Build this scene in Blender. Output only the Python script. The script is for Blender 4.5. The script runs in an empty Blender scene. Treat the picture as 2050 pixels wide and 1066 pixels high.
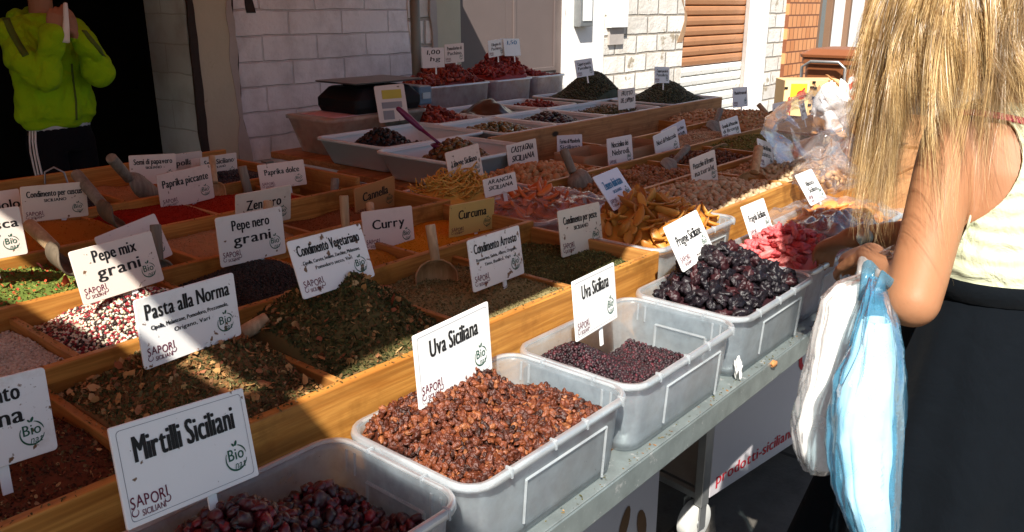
import bpy, bmesh, math, random
import numpy as np
from mathutils import Vector, Matrix, Euler
R = math.radians
rng = np.random.default_rng(7)
random.seed(7)
SC = bpy.context.scene
COL = SC.collection

# ---------------------------------------------------------------- camera
CF, CP, CR, CY = 1650.78, 0.3046, -0.0009, 0.7014      # focal (px of a 2050 px wide frame), pitch, roll, yaw
CC = np.array([-0.6756, -0.6373, 1.5544])
_F = np.array([math.cos(CY)*math.cos(CP), math.sin(CY)*math.cos(CP), -math.sin(CP)])
_Rt = np.array([math.sin(CY), -math.cos(CY), 0.0]); _Up = np.cross(_Rt, _F)
_R2 = _Rt*math.cos(CR)+_Up*math.sin(CR); _U2 = -_Rt*math.sin(CR)+_Up*math.cos(CR)
cam_d = bpy.data.cameras.new('camera'); cam = bpy.data.objects.new('camera', cam_d); COL.objects.link(cam)
cam_d.sensor_width = 36.0; cam_d.lens = CF/2050*36.0; cam_d.clip_start = 0.02; cam_d.clip_end = 500
m = Matrix.Identity(4)
for i in range(3):
    m[i][0] = _R2[i]; m[i][1] = _U2[i]; m[i][2] = -_F[i]; m[i][3] = CC[i]
cam.matrix_world = m
SC.camera = cam

def at(px, py, **k):
    """the place on a level (z), a frontage line (y) or at a distance (d) that a measured sight line reaches"""
    d = _F+_R2*(px-1025)/CF-_U2*(py-533)/CF
    a, v = list(k.items())[0]; i = 'xyzd'.index(a)
    t = v if i == 3 else (v-CC[i])/d[i]
    return CC+d*t

# ---------------------------------------------------------------- light
SUN_DIR = Vector((0.55, 0.385, -0.743)).normalized()
w = bpy.data.worlds.new('World'); SC.world = w; w.use_nodes = True
nt = w.node_tree; nt.nodes.clear()
sky = nt.nodes.new('ShaderNodeTexSky'); sky.sky_type = 'NISHITA'; sky.sun_disc = False
sky.sun_elevation = math.asin(-SUN_DIR.z); sky.sun_rotation = math.atan2(-SUN_DIR.x, -SUN_DIR.y)
bg = nt.nodes.new('ShaderNodeBackground'); bg.inputs[1].default_value = 0.062
wo = nt.nodes.new('ShaderNodeOutputWorld')
nt.links.new(sky.outputs[0], bg.inputs[0]); nt.links.new(bg.outputs[0], wo.inputs[0])
sl = bpy.data.lights.new('sun', 'SUN'); so = bpy.data.objects.new('sun', sl); COL.objects.link(so)
sl.energy = 5.0; sl.angle = R(0.5); sl.color = (1.0, 0.945, 0.86)
so.rotation_euler = SUN_DIR.to_track_quat('-Z', 'Y').to_euler(); so.location = (-4, -4, 8)
SC.view_settings.view_transform = 'Standard'; SC.view_settings.look = 'None'
SC.view_settings.exposure = 1.08; SC.view_settings.gamma = 1.0
SC.cycles.use_denoising = True
SC.cycles.max_bounces = 8; SC.cycles.transparent_max_bounces = 24
SC.cycles.diffuse_bounces = 4; SC.cycles.glossy_bounces = 3; SC.cycles.transmission_bounces = 6
SC.cycles.caustics_reflective = False; SC.cycles.caustics_refractive = False

# ---------------------------------------------------------------- materials
def new_mat(name):
    mt = bpy.data.materials.new(name); mt.use_nodes = True
    n = mt.node_tree; n.nodes.clear()
    out = n.nodes.new('ShaderNodeOutputMaterial')
    return mt, n, out
def N(n, t, **kw):
    nd = n.nodes.new(t)
    for k, v in kw.items():
        if k.startswith('i_'):
            key = k[2:]; key = int(key) if key.isdigit() else key.replace('_', ' ')
            nd.inputs[key].default_value = v
        else: setattr(nd, k, v)
    return nd
def ramp(n, src, stops, mode='LINEAR'):
    r = n.nodes.new('ShaderNodeValToRGB'); e = r.color_ramp; e.interpolation = mode
    while len(e.elements) < len(stops): e.elements.new(0.5)
    for el, (p, c) in zip(e.elements, stops):
        el.position = p; el.color = (*c, 1) if len(c) == 3 else c
    n.links.new(src, r.inputs[0]); return r.outputs[0]
def c4(c): return (c[0], c[1], c[2], 1)
def mixc(n, fac, a, b, mode='MIX'):
    x = n.nodes.new('ShaderNodeMix'); x.data_type = 'RGBA'; x.blend_type = mode
    for sck, v in ((0, fac), (6, a), (7, b)):
        if hasattr(v, 'default_value'): n.links.new(v, x.inputs[sck])
        else: x.inputs[sck].default_value = c4(v) if isinstance(v, (tuple, list)) else v
    return x.outputs[2]
def coords(n, scale=(1, 1, 1), kind='Object', rot=(0, 0, 0)):
    tc = n.nodes.new('ShaderNodeTexCoord'); mp = n.nodes.new('ShaderNodeMapping')
    mp.inputs['Scale'].default_value = scale; mp.inputs['Rotation'].default_value = rot
    n.links.new(tc.outputs[kind], mp.inputs[0]); return mp.outputs[0]
def noise(n, vec, scale, detail=4, rough=.55, dist=0):
    t = N(n, 'ShaderNodeTexNoise', i_Scale=scale, i_Detail=detail, i_Roughness=rough, i_Distortion=dist)
    if vec is not None: n.links.new(vec, t.inputs['Vector'])
    return t.outputs[0]
def bump(n, h, strength, dist=.01, normal=None):
    b = N(n, 'ShaderNodeBump', i_Strength=strength, i_Distance=dist)
    n.links.new(h, b.inputs['Height'])
    if normal is not None: n.links.new(normal, b.inputs['Normal'])
    return b.outputs[0]
def principled(n, out, col=None, rough=.5, spec=.5, metal=0, normal=None, **kw):
    p = n.nodes.new('ShaderNodeBsdfPrincipled')
    if col is not None:
        if hasattr(col, 'default_value'): n.links.new(col, p.inputs['Base Color'])
        else: p.inputs['Base Color'].default_value = c4(col)
    if hasattr(rough, 'default_value'): n.links.new(rough, p.inputs['Roughness'])
    else: p.inputs['Roughness'].default_value = rough
    p.inputs['Specular IOR Level'].default_value = spec; p.inputs['Metallic'].default_value = metal
    if normal is not None: n.links.new(normal, p.inputs['Normal'])
    for k, v in kw.items(): p.inputs[k.replace('_', ' ')].default_value = v
    if out is not None: n.links.new(p.outputs[0], out.inputs[0])
    return p

def M_plain(name, col, rough=.6, var=.18, scale=14, bs=0, bscale=60, spec=.4, metal=0, dirt=None, dscale=30, dthr=.62, **kw):
    mt, n, out = new_mat(name); v = coords(n)
    c = mixc(n, noise(n, v, scale), tuple(x*(1-var) for x in col), tuple(min(1, x*(1+var)) for x in col))
    if dirt:
        f = ramp(n, noise(n, v, dscale, 6, .7), [(dthr, (0, 0, 0)), (dthr+.06, (1, 1, 1))])
        c = mixc(n, f, c, dirt)
    nm = bump(n, noise(n, v, bscale, 5, .6), bs, .004) if bs else None
    principled(n, out, c, rough, spec, metal, nm, **kw); return mt

def M_wood(name, light, dark, axis='X', rough=.5, worn=.0):
    mt, n, out = new_mat(name)
    sc = {'X': (1.2, 14, 14), 'Y': (14, 1.2, 14), 'Z': (14, 14, 1.2)}[axis]
    v = coords(n, sc)
    f1 = noise(n, v, 2.0, 6, .6, 1.2)
    fg = noise(n, coords(n, {'X': (2, 95, 95), 'Y': (95, 2, 95), 'Z': (95, 95, 2)}[axis]), 1.6, 3, .6)
    wv = N(n, 'ShaderNodeTexWave', i_Scale=.55, i_Distortion=9, i_Detail=4, i_Detail_Scale=1.2); wv.wave_type = 'BANDS'; wv.bands_direction = {'X': 'Z', 'Y': 'Z', 'Z': 'X'}[axis]
    n.links.new(v, wv.inputs[0])
    c = mixc(n, ramp(n, f1, [(.3, (0, 0, 0)), (.72, (1, 1, 1))]), dark, light)
    c = mixc(n, ramp(n, wv.outputs[0], [(.0, (0.5, 0.5, 0.5)), (.22, (0, 0, 0))]), c, tuple(x*.6 for x in dark)); c = mixc(n, ramp(n, fg, [(.38, (.55, .55, .55)), (.6, (0, 0, 0))]), c, tuple(x*.75 for x in dark))
    v2 = coords(n)
    c = mixc(n, ramp(n, noise(n, v2, 9, 5, .65), [(.52, (0, 0, 0)), (.72, (.8, .8, .8))]), c, tuple(x*.5 for x in dark))
    # a few knots
    vo = N(n, 'ShaderNodeTexVoronoi', i_Scale=3.1, i_Randomness=1.0); n.links.new(coords(n, {'X': (.8, 1.6, 1.6), 'Y': (1.6, .8, 1.6), 'Z': (1.6, 1.6, .8)}[axis]), vo.inputs[0])
    c = mixc(n, ramp(n, vo.outputs['Distance'], [(.045, (1, 1, 1)), (.075, (0, 0, 0))]), c, (.03, .012, .004))
    nm = bump(n, f1, .25, .002)
    principled(n, out, c, rough, .35, 0, nm); return mt

def M_grain(name, stops, rough=.75, spec=.3, bs=.0, bscale=250, sat_noise=0, sub=0, coat=0, **kw):
    """colour by piece: every loose piece of a heap, and every copy, takes its own shade"""
    mt, n, out = new_mat(name)
    g = n.nodes.new('ShaderNodeNewGeometry'); oi = n.nodes.new('ShaderNodeObjectInfo')
    a = N(n, 'ShaderNodeMath', operation='ADD'); n.links.new(g.outputs['Random Per Island'], a.inputs[0]); n.links.new(oi.outputs['Random'], a.inputs[1])
    f = N(n, 'ShaderNodeMath', operation='FRACT'); n.links.new(a.outputs[0], f.inputs[0])
    c = ramp(n, f.outputs[0], stops)
    v = coords(n)
    if sat_noise: c = mixc(n, ramp(n, noise(n, v, sat_noise, 4, .6), [(.35, (0, 0, 0)), (.7, (.6, .6, .6))]), c, tuple(x*.35 for x in stops[0][1]))
    nm = bump(n, noise(n, v, bscale, 4, .6), bs, .002) if bs else None
    p = principled(n, out, c, rough, spec, 0, nm, **kw)
    if coat: p.inputs['Coat Weight'].default_value = coat; p.inputs['Coat Roughness'].default_value = .25
    if sub: p.inputs['Subsurface Weight'].default_value = sub; p.inputs['Subsurface Radius'].default_value = (.008, .004, .002)
    return mt

def M_powder(name, c1, c2, scale=60):
    mt, n, out = new_mat(name); v = coords(n)
    c = mixc(n, noise(n, v, scale, 8, .75), c1, c2)
    principled(n, out, c, .95, .1, 0, bump(n, noise(n, v, 180, 6, .7), .6, .004)); return mt

def M_film(name, tint=(1, 1, 1), white=.12, gloss=.9, rough=.06, bs=0, bscale=40, wcol=(.9, .9, .9), transl=.5, specks=0):
    """thin plastic sheet: mostly see-through, a little milky, glossy"""
    mt, n, out = new_mat(name); v = coords(n)
    tr = N(n, 'ShaderNodeBsdfTransparent'); tr.inputs[0].default_value = c4(tint)
    df = N(n, 'ShaderNodeBsdfDiffuse'); df.inputs[0].default_value = c4(wcol)
    tl = N(n, 'ShaderNodeBsdfTranslucent'); tl.inputs[0].default_value = c4(wcol)
    nm = bump(n, noise(n, v, bscale, 5, .6), bs, .006) if bs else None
    gl = N(n, 'ShaderNodeBsdfGlossy'); gl.inputs['Roughness'].default_value = rough; gl.inputs[0].default_value = (1, 1, 1, 1)
    if nm is not None:
        for x in (df, tl, gl): n.links.new(nm, x.inputs['Normal'])
    if specks:
        sc_ = mixc(n, ramp(n, noise(n, v, 38, 5, .7), [(.66, (0, 0, 0)), (.72, (specks,)*3)]), wcol, (.16, .12, .09)); sc_ = mixc(n, ramp(n, noise(n, v, 6, 5, .65), [(.45, (0, 0, 0)), (.8, (specks*.7,)*3)]), sc_, (.46, .42, .36))
        n.links.new(sc_, df.inputs[0]); n.links.new(sc_, tl.inputs[0])
    m1 = N(n, 'ShaderNodeMixShader'); m1.inputs[0].default_value = transl; n.links.new(df.outputs[0], m1.inputs[1]); n.links.new(tl.outputs[0], m1.inputs[2])
    m2 = N(n, 'ShaderNodeMixShader'); n.links.new(tr.outputs[0], m2.inputs[1]); n.links.new(m1.outputs[0], m2.inputs[2])
    fz = ramp(n, noise(n, v, 14, 5, .6), [(.3, (white*.6,)*3), (.75, (min(1, white*1.4),)*3)]); n.links.new(fz, m2.inputs[0])
    fr = N(n, 'ShaderNodeFresnel', i_IOR=1.45)
    if nm is not None: n.links.new(nm, fr.inputs['Normal'])
    mu = N(n, 'ShaderNodeMath', operation='MULTIPLY', i_1=gloss); n.links.new(fr.outputs[0], mu.inputs[0])
    m3 = N(n, 'ShaderNodeMixShader'); n.links.new(mu.outputs[0], m3.inputs[0]); n.links.new(m2.outputs[0], m3.inputs[1]); n.links.new(gl.outputs[0], m3.inputs[2])
    n.links.new(m3.outputs[0], out.inputs[0]); return mt

def M_brick(name, col, mortar, bw, bh, rough=.75, var=.12, peel=None, bs=.6, off=.5, msize=.008, stain=None, pthr=.63):
    """masonry in the wall's own plane (x along, z up)"""
    mt, n, out = new_mat(name)
    tc = n.nodes.new('ShaderNodeTexCoord'); sx = n.nodes.new('ShaderNodeSeparateXYZ'); n.links.new(tc.outputs['Object'], sx.inputs[0])
    cb = n.nodes.new('ShaderNodeCombineXYZ'); ad = N(n, 'ShaderNodeMath', operation='ADD')
    n.links.new(sx.outputs[0], ad.inputs[0]); n.links.new(sx.outputs[1], ad.inputs[1])
    n.links.new(ad.outputs[0], cb.inputs[0]); n.links.new(sx.outputs[2], cb.inputs[1])
    # wobble the joints so that the courses are not ruler straight
    nz = N(n, 'ShaderNodeTexNoise', i_Scale=4.0, i_Detail=3); n.links.new(tc.outputs['Object'], nz.inputs['Vector'])
    vs = N(n, 'ShaderNodeVectorMath', operation='SCALE'); vs.inputs['Scale'].default_value = .03; n.links.new(nz.outputs['Color'], vs.inputs[0])
    va = N(n, 'ShaderNodeVectorMath', operation='ADD'); n.links.new(cb.outputs[0], va.inputs[0]); n.links.new(vs.outputs[0], va.inputs[1])
    b = N(n, 'ShaderNodeTexBrick', i_Scale=1.0, i_Mortar_Size=msize, i_Mortar_Smooth=.6, i_Bias=0.0, i_Brick_Width=bw, i_Row_Height=bh); b.offset = off
    b.inputs['Color1'].default_value = c4(tuple(x*(1-var) for x in col)); b.inputs['Color2'].default_value = c4(tuple(min(1, x*(1+var)) for x in col)); b.inputs['Mortar'].default_value = c4(mortar)
    n.links.new(va.outputs[0], b.inputs['Vector'])
    c = b.outputs['Color']; v = coords(n)
    f = noise(n, v, 3.2, 7, .62)
    if stain: c = mixc(n, ramp(n, f, [(.45, (0, 0, 0)), (.75, (.8, .8, .8))]), c, stain)
    if peel: c = mixc(n, ramp(n, noise(n, v, 2.1, 8, .68), [(pthr, (0, 0, 0)), (pthr+.03, (1, 1, 1))]), c, peel)
    inv = N(n, 'ShaderNodeMath', operation='SUBTRACT', i_0=1.0); n.links.new(b.outputs['Fac'], inv.inputs[1])
    h = N(n, 'ShaderNodeMath', operation='ADD'); n.links.new(inv.outputs[0], h.inputs[0])
    hm = N(n, 'ShaderNodeMath', operation='MULTIPLY', i_1=.8); n.links.new(noise(n, v, 22, 6, .6), hm.inputs[0]); n.links.new(hm.outputs[0], h.inputs[1])
    principled(n, out, c, rough, .3, 0, bump(n, h.outputs[0], bs, .012)); return mt

# ---------------------------------------------------------------- mesh helpers
def mesh_obj(name, V, F, mats, parent=None, smooth=False, midx=None, loc=None, link=True):
    me = bpy.data.meshes.new(name)
    V = np.asarray(V, dtype=np.float64).reshape(-1, 3)
    off = np.zeros(3)
    if loc is not None: off = np.asarray(loc, float)
    pp_ = parent
    while pp_ is not None: off = off+np.array(pp_.location); pp_ = pp_.parent
    V = V-off
    if isinstance(F, np.ndarray) and F.ndim == 2:
        k = F.shape[1]; nf = len(F)
        me.vertices.add(len(V)); me.vertices.foreach_set('co', V.astype(np.float32).ravel())
        me.loops.add(nf*k); me.loops.foreach_set('vertex_index', F.astype(np.int32).ravel())
        me.polygons.add(nf); me.polygons.foreach_set('loop_start', (np.arange(nf)*k).astype(np.int32))
        me.update(calc_edges=True); me.validate()
    else:
        me.from_pydata([tuple(v) for v in V], [], [tuple(int(i) for i in f) for f in F]); me.update()
    for mt in (mats if isinstance(mats, (list, tuple)) else [mats]): me.materials.append(mt)
    if midx is not None and len(midx) == len(me.polygons): me.polygons.foreach_set('material_index', np.asarray(midx, dtype=np.int32))
    if smooth: me.polygons.foreach_set('use_smooth', np.ones(len(me.polygons), dtype=bool))
    o = bpy.data.objects.new(name, me)
    if link: COL.objects.link(o)
    if parent is not None: o.parent = parent
    if loc is not None: o.location = loc
    return o
def tag(o, label=None, cat=None, group=None, kind=None):
    if label: o['label'] = label
    if cat: o['category'] = cat
    if group: o['group'] = group
    if kind: o['kind'] = kind
    return o
def thing(name, loc, label, cat, group=None):
    o = bpy.data.objects.new(name, None); COL.objects.link(o); o.location = tuple(float(x) for x in loc); o.empty_display_size = .05
    return tag(o, label, cat, group)

class MB:
    def __init__(s): s.V = []; s.F = []; s.MI = []; s.n = 0; s.mi = 0
    def add(s, V, F):
        b = s.n; s.V.extend([tuple(map(float, v)) for v in V]); s.n += len(V)
        for f in F: s.F.append(tuple(i+b for i in f)); s.MI.append(s.mi)
        return s
    def box(s, x0, x1, y0, y1, z0, z1):
        V = [(x, y, z) for z in (z0, z1) for y in (y0, y1) for x in (x0, x1)]
        return s.add(V, [(0, 2, 3, 1), (4, 5, 7, 6), (0, 1, 5, 4), (2, 6, 7, 3), (0, 4, 6, 2), (1, 3, 7, 5)])
    def obox(s, c, ax, ay, az):
        c, ax, ay, az = map(np.asarray, (c, ax, ay, az))
        V = [c+i*ax+j*ay+k*az for k in (-1, 1) for j in (-1, 1) for i in (-1, 1)]
        return s.add(V, [(0, 2, 3, 1), (4, 5, 7, 6), (0, 1, 5, 4), (2, 6, 7, 3), (0, 4, 6, 2), (1, 3, 7, 5)])
    def loft(s, rings, cap0=True, cap1=True):
        n = len(rings[0]); V = [p for r in rings for p in r]; F = []
        for k in range(len(rings)-1):
            for i in range(n):
                j = (i+1) % n; F.append((k*n+i, k*n+j, (k+1)*n+j, (k+1)*n+i))
        if cap0: F.append(tuple(range(n-1, -1, -1)))
        if cap1: F.append(tuple((len(rings)-1)*n+i for i in range(n)))
        return s.add(V, F)
    def tube(s, pts, rad, n=10, round_ends=False, flat=None):
        """tube along pts; rad a number or list; flat=(vector, ratio) squashes it along that vector"""
        P = [np.asarray(p, float) for p in pts]
        if not hasattr(rad, '__len__'): rad = [rad]*len(P)
        rad = list(rad)
        if round_ends:
            d0 = P[0]-P[1]; d0 /= np.linalg.norm(d0); d1 = P[-1]-P[-2]; d1 /= np.linalg.norm(d1)
            A = [(P[0]+d0*rad[0]*.95, rad[0]*.25), (P[0]+d0*rad[0]*.75, rad[0]*.66), (P[0]+d0*rad[0]*.4, rad[0]*.92)]
            B = [(P[-1]+d1*rad[-1]*.4, rad[-1]*.92), (P[-1]+d1*rad[-1]*.75, rad[-1]*.66), (P[-1]+d1*rad[-1]*.95, rad[-1]*.25)]
            rad = [a[1] for a in A]+rad+[b[1] for b in B]; P = [a[0] for a in A]+P+[b[0] for b in B]
        rings = []; u = None
        for i, p in enumerate(P):
            t = P[min(i+1, len(P)-1)]-P[max(i-1, 0)]; t = t/(np.linalg.norm(t)+1e-12)
            if u is None:
                a = np.array([0, 0, 1.]) if abs(t[2]) < .9 else np.array([1., 0, 0]); u = np.cross(t, a)
            u = u-t*(u@t); u /= np.linalg.norm(u)+1e-12; v = np.cross(t, u)
            ring = []
            for k in range(n):
                a = 2*math.pi*k/n; q = (u*math.cos(a)+v*math.sin(a))*rad[i]
                if flat is not None: f = np.asarray(flat[0]); q = q-f*(q@f)*(1-flat[1])
                ring.append(p+q)
            rings.append(ring)
        return s.loft(rings)
    def grid(s, fn, nu, nv, close_u=False):
        V = [fn(i/(nu-(0 if close_u else 1)), j/(nv-1)) for j in range(nv) for i in range(nu)]; F = []
        for j in range(nv-1):
            for i in range(nu if close_u else nu-1):
                k = (i+1) % nu; F.append((j*nu+i, j*nu+k, (j+1)*nu+k, (j+1)*nu+i))
        return s.add(V, F)
    def build(s, name, mats, parent=None, smooth=False, bevel=0, loc=None, solid=0, seg=2):
        o = mesh_obj(name, s.V, s.F, mats, parent, smooth, s.MI if isinstance(mats, (list, tuple)) else None, loc)
        if solid:
            q = o.modifiers.new('solid', 'SOLIDIFY'); q.thickness = solid; q.offset = 0
        if bevel:
            q = o.modifiers.new('bevel', 'BEVEL'); q.width = bevel; q.segments = seg; q.limit_method = 'ANGLE'; q.angle_limit = R(40)
        return o
def rrect(x0, x1, y0, y1, r, z, n=5):
    P = []
    for cx, cy, a0 in ((x1-r, y1-r, 0), (x0+r, y1-r, 90), (x0+r, y0+r, 180), (x1-r, y0+r, 270)):
        for k in range(n+1):
            a = R(a0+90*k/n); P.append((cx+r*math.cos(a), cy+r*math.sin(a), z))
    return P
class Waves:
    """smooth pseudo noise in 2 or 3 dimensions"""
    def __init__(s, seed, scale, n=10, dim=3, octaves=3):
        g = np.random.default_rng(seed); s.k = []; 
        for o in range(octaves):
            for _ in range(n):
                d = g.normal(size=dim); d /= np.linalg.norm(d)
                s.k.append((d*scale*(2**o)*g.uniform(.6, 1.4), g.uniform(0, 6.28), .5**o))
        s.norm = math.sqrt(sum(a*a for _, _, a in s.k)/2)
    def __call__(s, P):
        P = np.asarray(P, float); r = np.zeros(P.shape[:-1])
        for k, ph, a in s.k: r = r+a*np.sin(P@k+ph)
        return r/s.norm
def ico(sub):
    b = bmesh.new(); bmesh.ops.create_icosphere(b, subdivisions=sub, radius=1.0)
    V = np.array([v.co[:] for v in b.verts]); F = np.array([[v.index for v in f.verts] for f in b.faces]); b.free(); return V, F
ICO1, ICO2, ICO3 = ico(1), ico(2), ico(3)
def blob(sub, sx, sy, sz, amp, freq, seed, wrinkle=0, wfreq=6):
    V, F = (ICO1, ICO2, ICO3)[sub-1]; nz = Waves(seed, freq, 6, 3, 2)
    d = 1+amp*nz(V)
    if wrinkle: d = d-wrinkle*np.abs(Waves(seed+50, wfreq, 5, 3, 2)(V))
    return V*d[:, None]*np.array([sx, sy, sz]), F
def rotmats(n, full=True, tilt=.5, g=None):
    g = g or rng
    if full:
        q = g.normal(size=(n, 4)); q /= np.linalg.norm(q, axis=1)[:, None]
    else:
        a = g.uniform(0, 2*math.pi, n); t = g.normal(0, tilt, (n, 2))
        q = np.stack([np.cos(a/2), t[:, 0]*.5, t[:, 1]*.5, np.sin(a/2)], 1); q /= np.linalg.norm(q, axis=1)[:, None]
    w_, x, y, z = q.T
    return np.stack([np.stack([1-2*(y*y+z*z), 2*(x*y-z*w_), 2*(x*z+y*w_)], -1), np.stack([2*(x*y+z*w_), 1-2*(x*x+z*z), 2*(y*z-x*w_)], -1), np.stack([2*(x*z-y*w_), 2*(y*z+x*w_), 1-2*(x*x+y*y)], -1)], 1)
def scatter(temps, P, S, full=True, tilt=.5):
    """many small pieces merged into one array pair"""
    P = np.asarray(P); n = len(P); which = rng.integers(0, len(temps), n); Vs = []; Fs = []; b = 0
    S = np.broadcast_to(np.asarray(S, float), (n,))
    for t, (V, F) in enumerate(temps):
        i = np.where(which == t)[0]
        if not len(i): continue
        Rm = rotmats(len(i), full, tilt)
        W = np.einsum('nij,vj->nvi', Rm, V)*S[i][:, None, None]+P[i][:, None, :]
        Fs.append((F[None]+(np.arange(len(i))*len(V))[:, None, None]+b).reshape(-1, F.shape[1])); Vs.append(W.reshape(-1, 3)); b += len(i)*len(V)
    return np.concatenate(Vs), np.concatenate(Fs)
# ---------------------------------------------------------------- palette
m_wood_x = M_wood('pine_along', (.66, .33, .075), (.36, .135, .022), 'X')
m_wood_y = M_wood('pine_across', (.58, .29, .08), (.33, .13, .03), 'Y')
m_wood_z = M_wood('pine_upright', (.6, .33, .11), (.4, .18, .05), 'Z')
m_board = M_wood('raw_board', (.52, .27, .11), (.36, .165, .055), 'X', .65)
m_handle = M_wood('scoop_wood', (.60, .45, .28), (.44, .29, .15), 'Z', .7)
m_handle_g = M_wood('grey_wood', (.30, .27, .21), (.19, .165, .125), 'Z', .7)
m_bowl = M_wood('bowl_wood', (.56, .36, .18), (.38, .21, .09), 'Z', .6)
m_galv = M_plain('galvanised_steel', (.40, .46, .45), .42, .35, 26, .15, 80, .5, .75, (.72, .74, .72), 40, .6)
m_steel = M_plain('dull_steel', (.33, .34, .34), .45, .2, 20, 0, 60, .5, .8)
m_bin = M_film('milky_polypropylene', (.96, .98, 1), .46, .34, .3, .12, 25, (.76, .87, .93), .68, .9)
m_binrim = M_film('milky_rim', (.95, .97, 1), .55, .45, .28, .1, 25, (.80, .86, .88), .5, .4)
m_tray = M_plain('white_tray_plastic', (.60, .71, .72), .38, .06, 8, .05, 40, .45, 0, (.42, .38, .33), 22, .68)
m_tub = M_film('cloudy_tub', (.9, .88, .84), .62, .5, .25, .1, 20, (.66, .62, .55), .5)
m_film = M_film('clear_wrap', (.99, .985, .99), .15, .55, .07, .25, 18, (.95, .95, .97), .5)
m_bag_w = M_film('white_carrier', (.97, .97, .97), .36, .55, .16, .45, 20, (.84, .84, .83), .55)
m_bag_b = M_film('blue_carrier', (.80, .94, 1), .34, .6, .14, .5, 22, (.20, .60, .86), .6)
m_paper = M_plain('white_paper', (.84, .84, .82), .7, .05, 6, .35, 18)
m_kraft = M_plain('brown_paper', (.34, .20, .11), .85, .12, 9, .25, 30)
m_black = M_plain('black_plastic', (.008, .008, .010), .55, .2, 10, 0, 60, .2)
m_blue = M_plain('blue_panel', (.10, .17, .26), .4, .1, 10)
m_white = M_plain('white_paint', (.80, .80, .78), .5, .06, 7, .1, 40, .4, 0, (.45, .42, .37), 30, .66)
m_tyre = M_plain('grey_rubber', (.55, .55, .52), .6, .15, 10)
m_dark = M_plain('painted_room_dark', (.018, .017, .016), .9, .2, 5, 0, 60, .1)

# ---------------------------------------------------------------- ground
mt, n, out = new_mat('worn_paving')
v = coords(n)
b = N(n, 'ShaderNodeTexBrick', i_Scale=1.0, i_Mortar_Size=.012, i_Mortar_Smooth=.4, i_Brick_Width=.8, i_Row_Height=.4)
b.inputs['Color1'].default_value = (.10, .092, .08, 1); b.inputs['Color2'].default_value = (.14, .13, .115, 1); b.inputs['Mortar'].default_value = (.03, .028, .025, 1)
n.links.new(v, b.inputs['Vector'])
c = mixc(n, ramp(n, noise(n, v, 7, 8, .7), [(.42, (0, 0, 0)), (.7, (.75, .75, .75))]), b.outputs['Color'], (.05, .046, .04))
principled(n, out, c, .7, .35, 0, bump(n, noise(n, v, 60, 6, .65), .35, .006))
g = MB(); g.box(-60, 80, -60, 60, -.3, 0)
o = g.build('ground', mt); tag(o, 'grey worn paving slabs of the market street', 'ground', kind='structure')

# ---------------------------------------------------------------- buildings behind the stall
m_wallL = M_brick('painted_block', (.78, .755, .755), (.64, .61, .61), .42, .155, .7, .05, None, .9, .5, .007, (.36, .33, .325))
m_wallR = M_brick('whitewashed_block', (.72, .68, .62), (.36, .32, .27), .40, .185, .85, .16, (.36, .30, .22), 1.0, .5, .016, (.44, .39, .32), .585)
m_plaster = M_plain('white_plaster', (.80, .78, .74), .85, .08, 5, .4, 25, .2, 0, (.46, .40, .32), 5, .68)
m_beige = M_plain('beige_render', (.47, .44, .33), .85, .14, 4, .5, 30, .2, 0, (.25, .22, .16), 6, .66)
m_greyr = M_plain('bare_render', (.40, .36, .33), .9, .25, 6, .8, 22, .2, 0, (.18, .15, .13), 9, .62)
m_jamb = M_brick('pale_blue_block', (.52, .63, .64), (.38, .45, .45), 1.4, .17, .7, .05, None, .4, .5, .006, (.30, .34, .33))
m_doorm = M_plain('brown_door_paint', (.12, .092, .086), .5, .1, 5, .08, 20)
m_shut = M_plain('copper_brown_shutter', (.46, .21, .095), .45, .16, 6, .12, 30, .5, .15, (.30, .13, .06), 20, .62)
m_shutp = M_plain('bleached_shutter', (.78, .77, .72), .6, .12, 7, .12, 30, .4, 0, (.50, .36, .24), 14, .60)
m_crack = M_plain('dark_crack', (.035, .026, .022), .95, .3, 20, .5, 40)
mt, n, out = new_mat('orange_tile')
tc = n.nodes.new('ShaderNodeTexCoord'); sx = n.nodes.new('ShaderNodeSeparateXYZ'); cb = n.nodes.new('ShaderNodeCombineXYZ')
n.links.new(tc.outputs['Object'], sx.inputs[0]); n.links.new(sx.outputs[0], cb.inputs[0]); n.links.new(sx.outputs[2], cb.inputs[1])
b = N(n, 'ShaderNodeTexBrick', i_Scale=1.0, i_Mortar_Size=.010, i_Mortar_Smooth=.2, i_Brick_Width=.145, i_Row_Height=.16); b.offset = .5
b.inputs['Color1'].default_value = (.52, .19, .065, 1); b.inputs['Color2'].default_value = (.68, .31, .13, 1); b.inputs['Mortar'].default_value = (.20, .07, .03, 1)
n.links.new(cb.outputs[0], b.inputs['Vector'])
inv = N(n, 'ShaderNodeMath', operation='SUBTRACT', i_0=1.0); n.links.new(b.outputs['Fac'], inv.inputs[1])
principled(n, out, b.outputs['Color'], .35, .5, 0, bump(n, inv.outputs[0], .8, .01)); m_tile = mt

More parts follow.
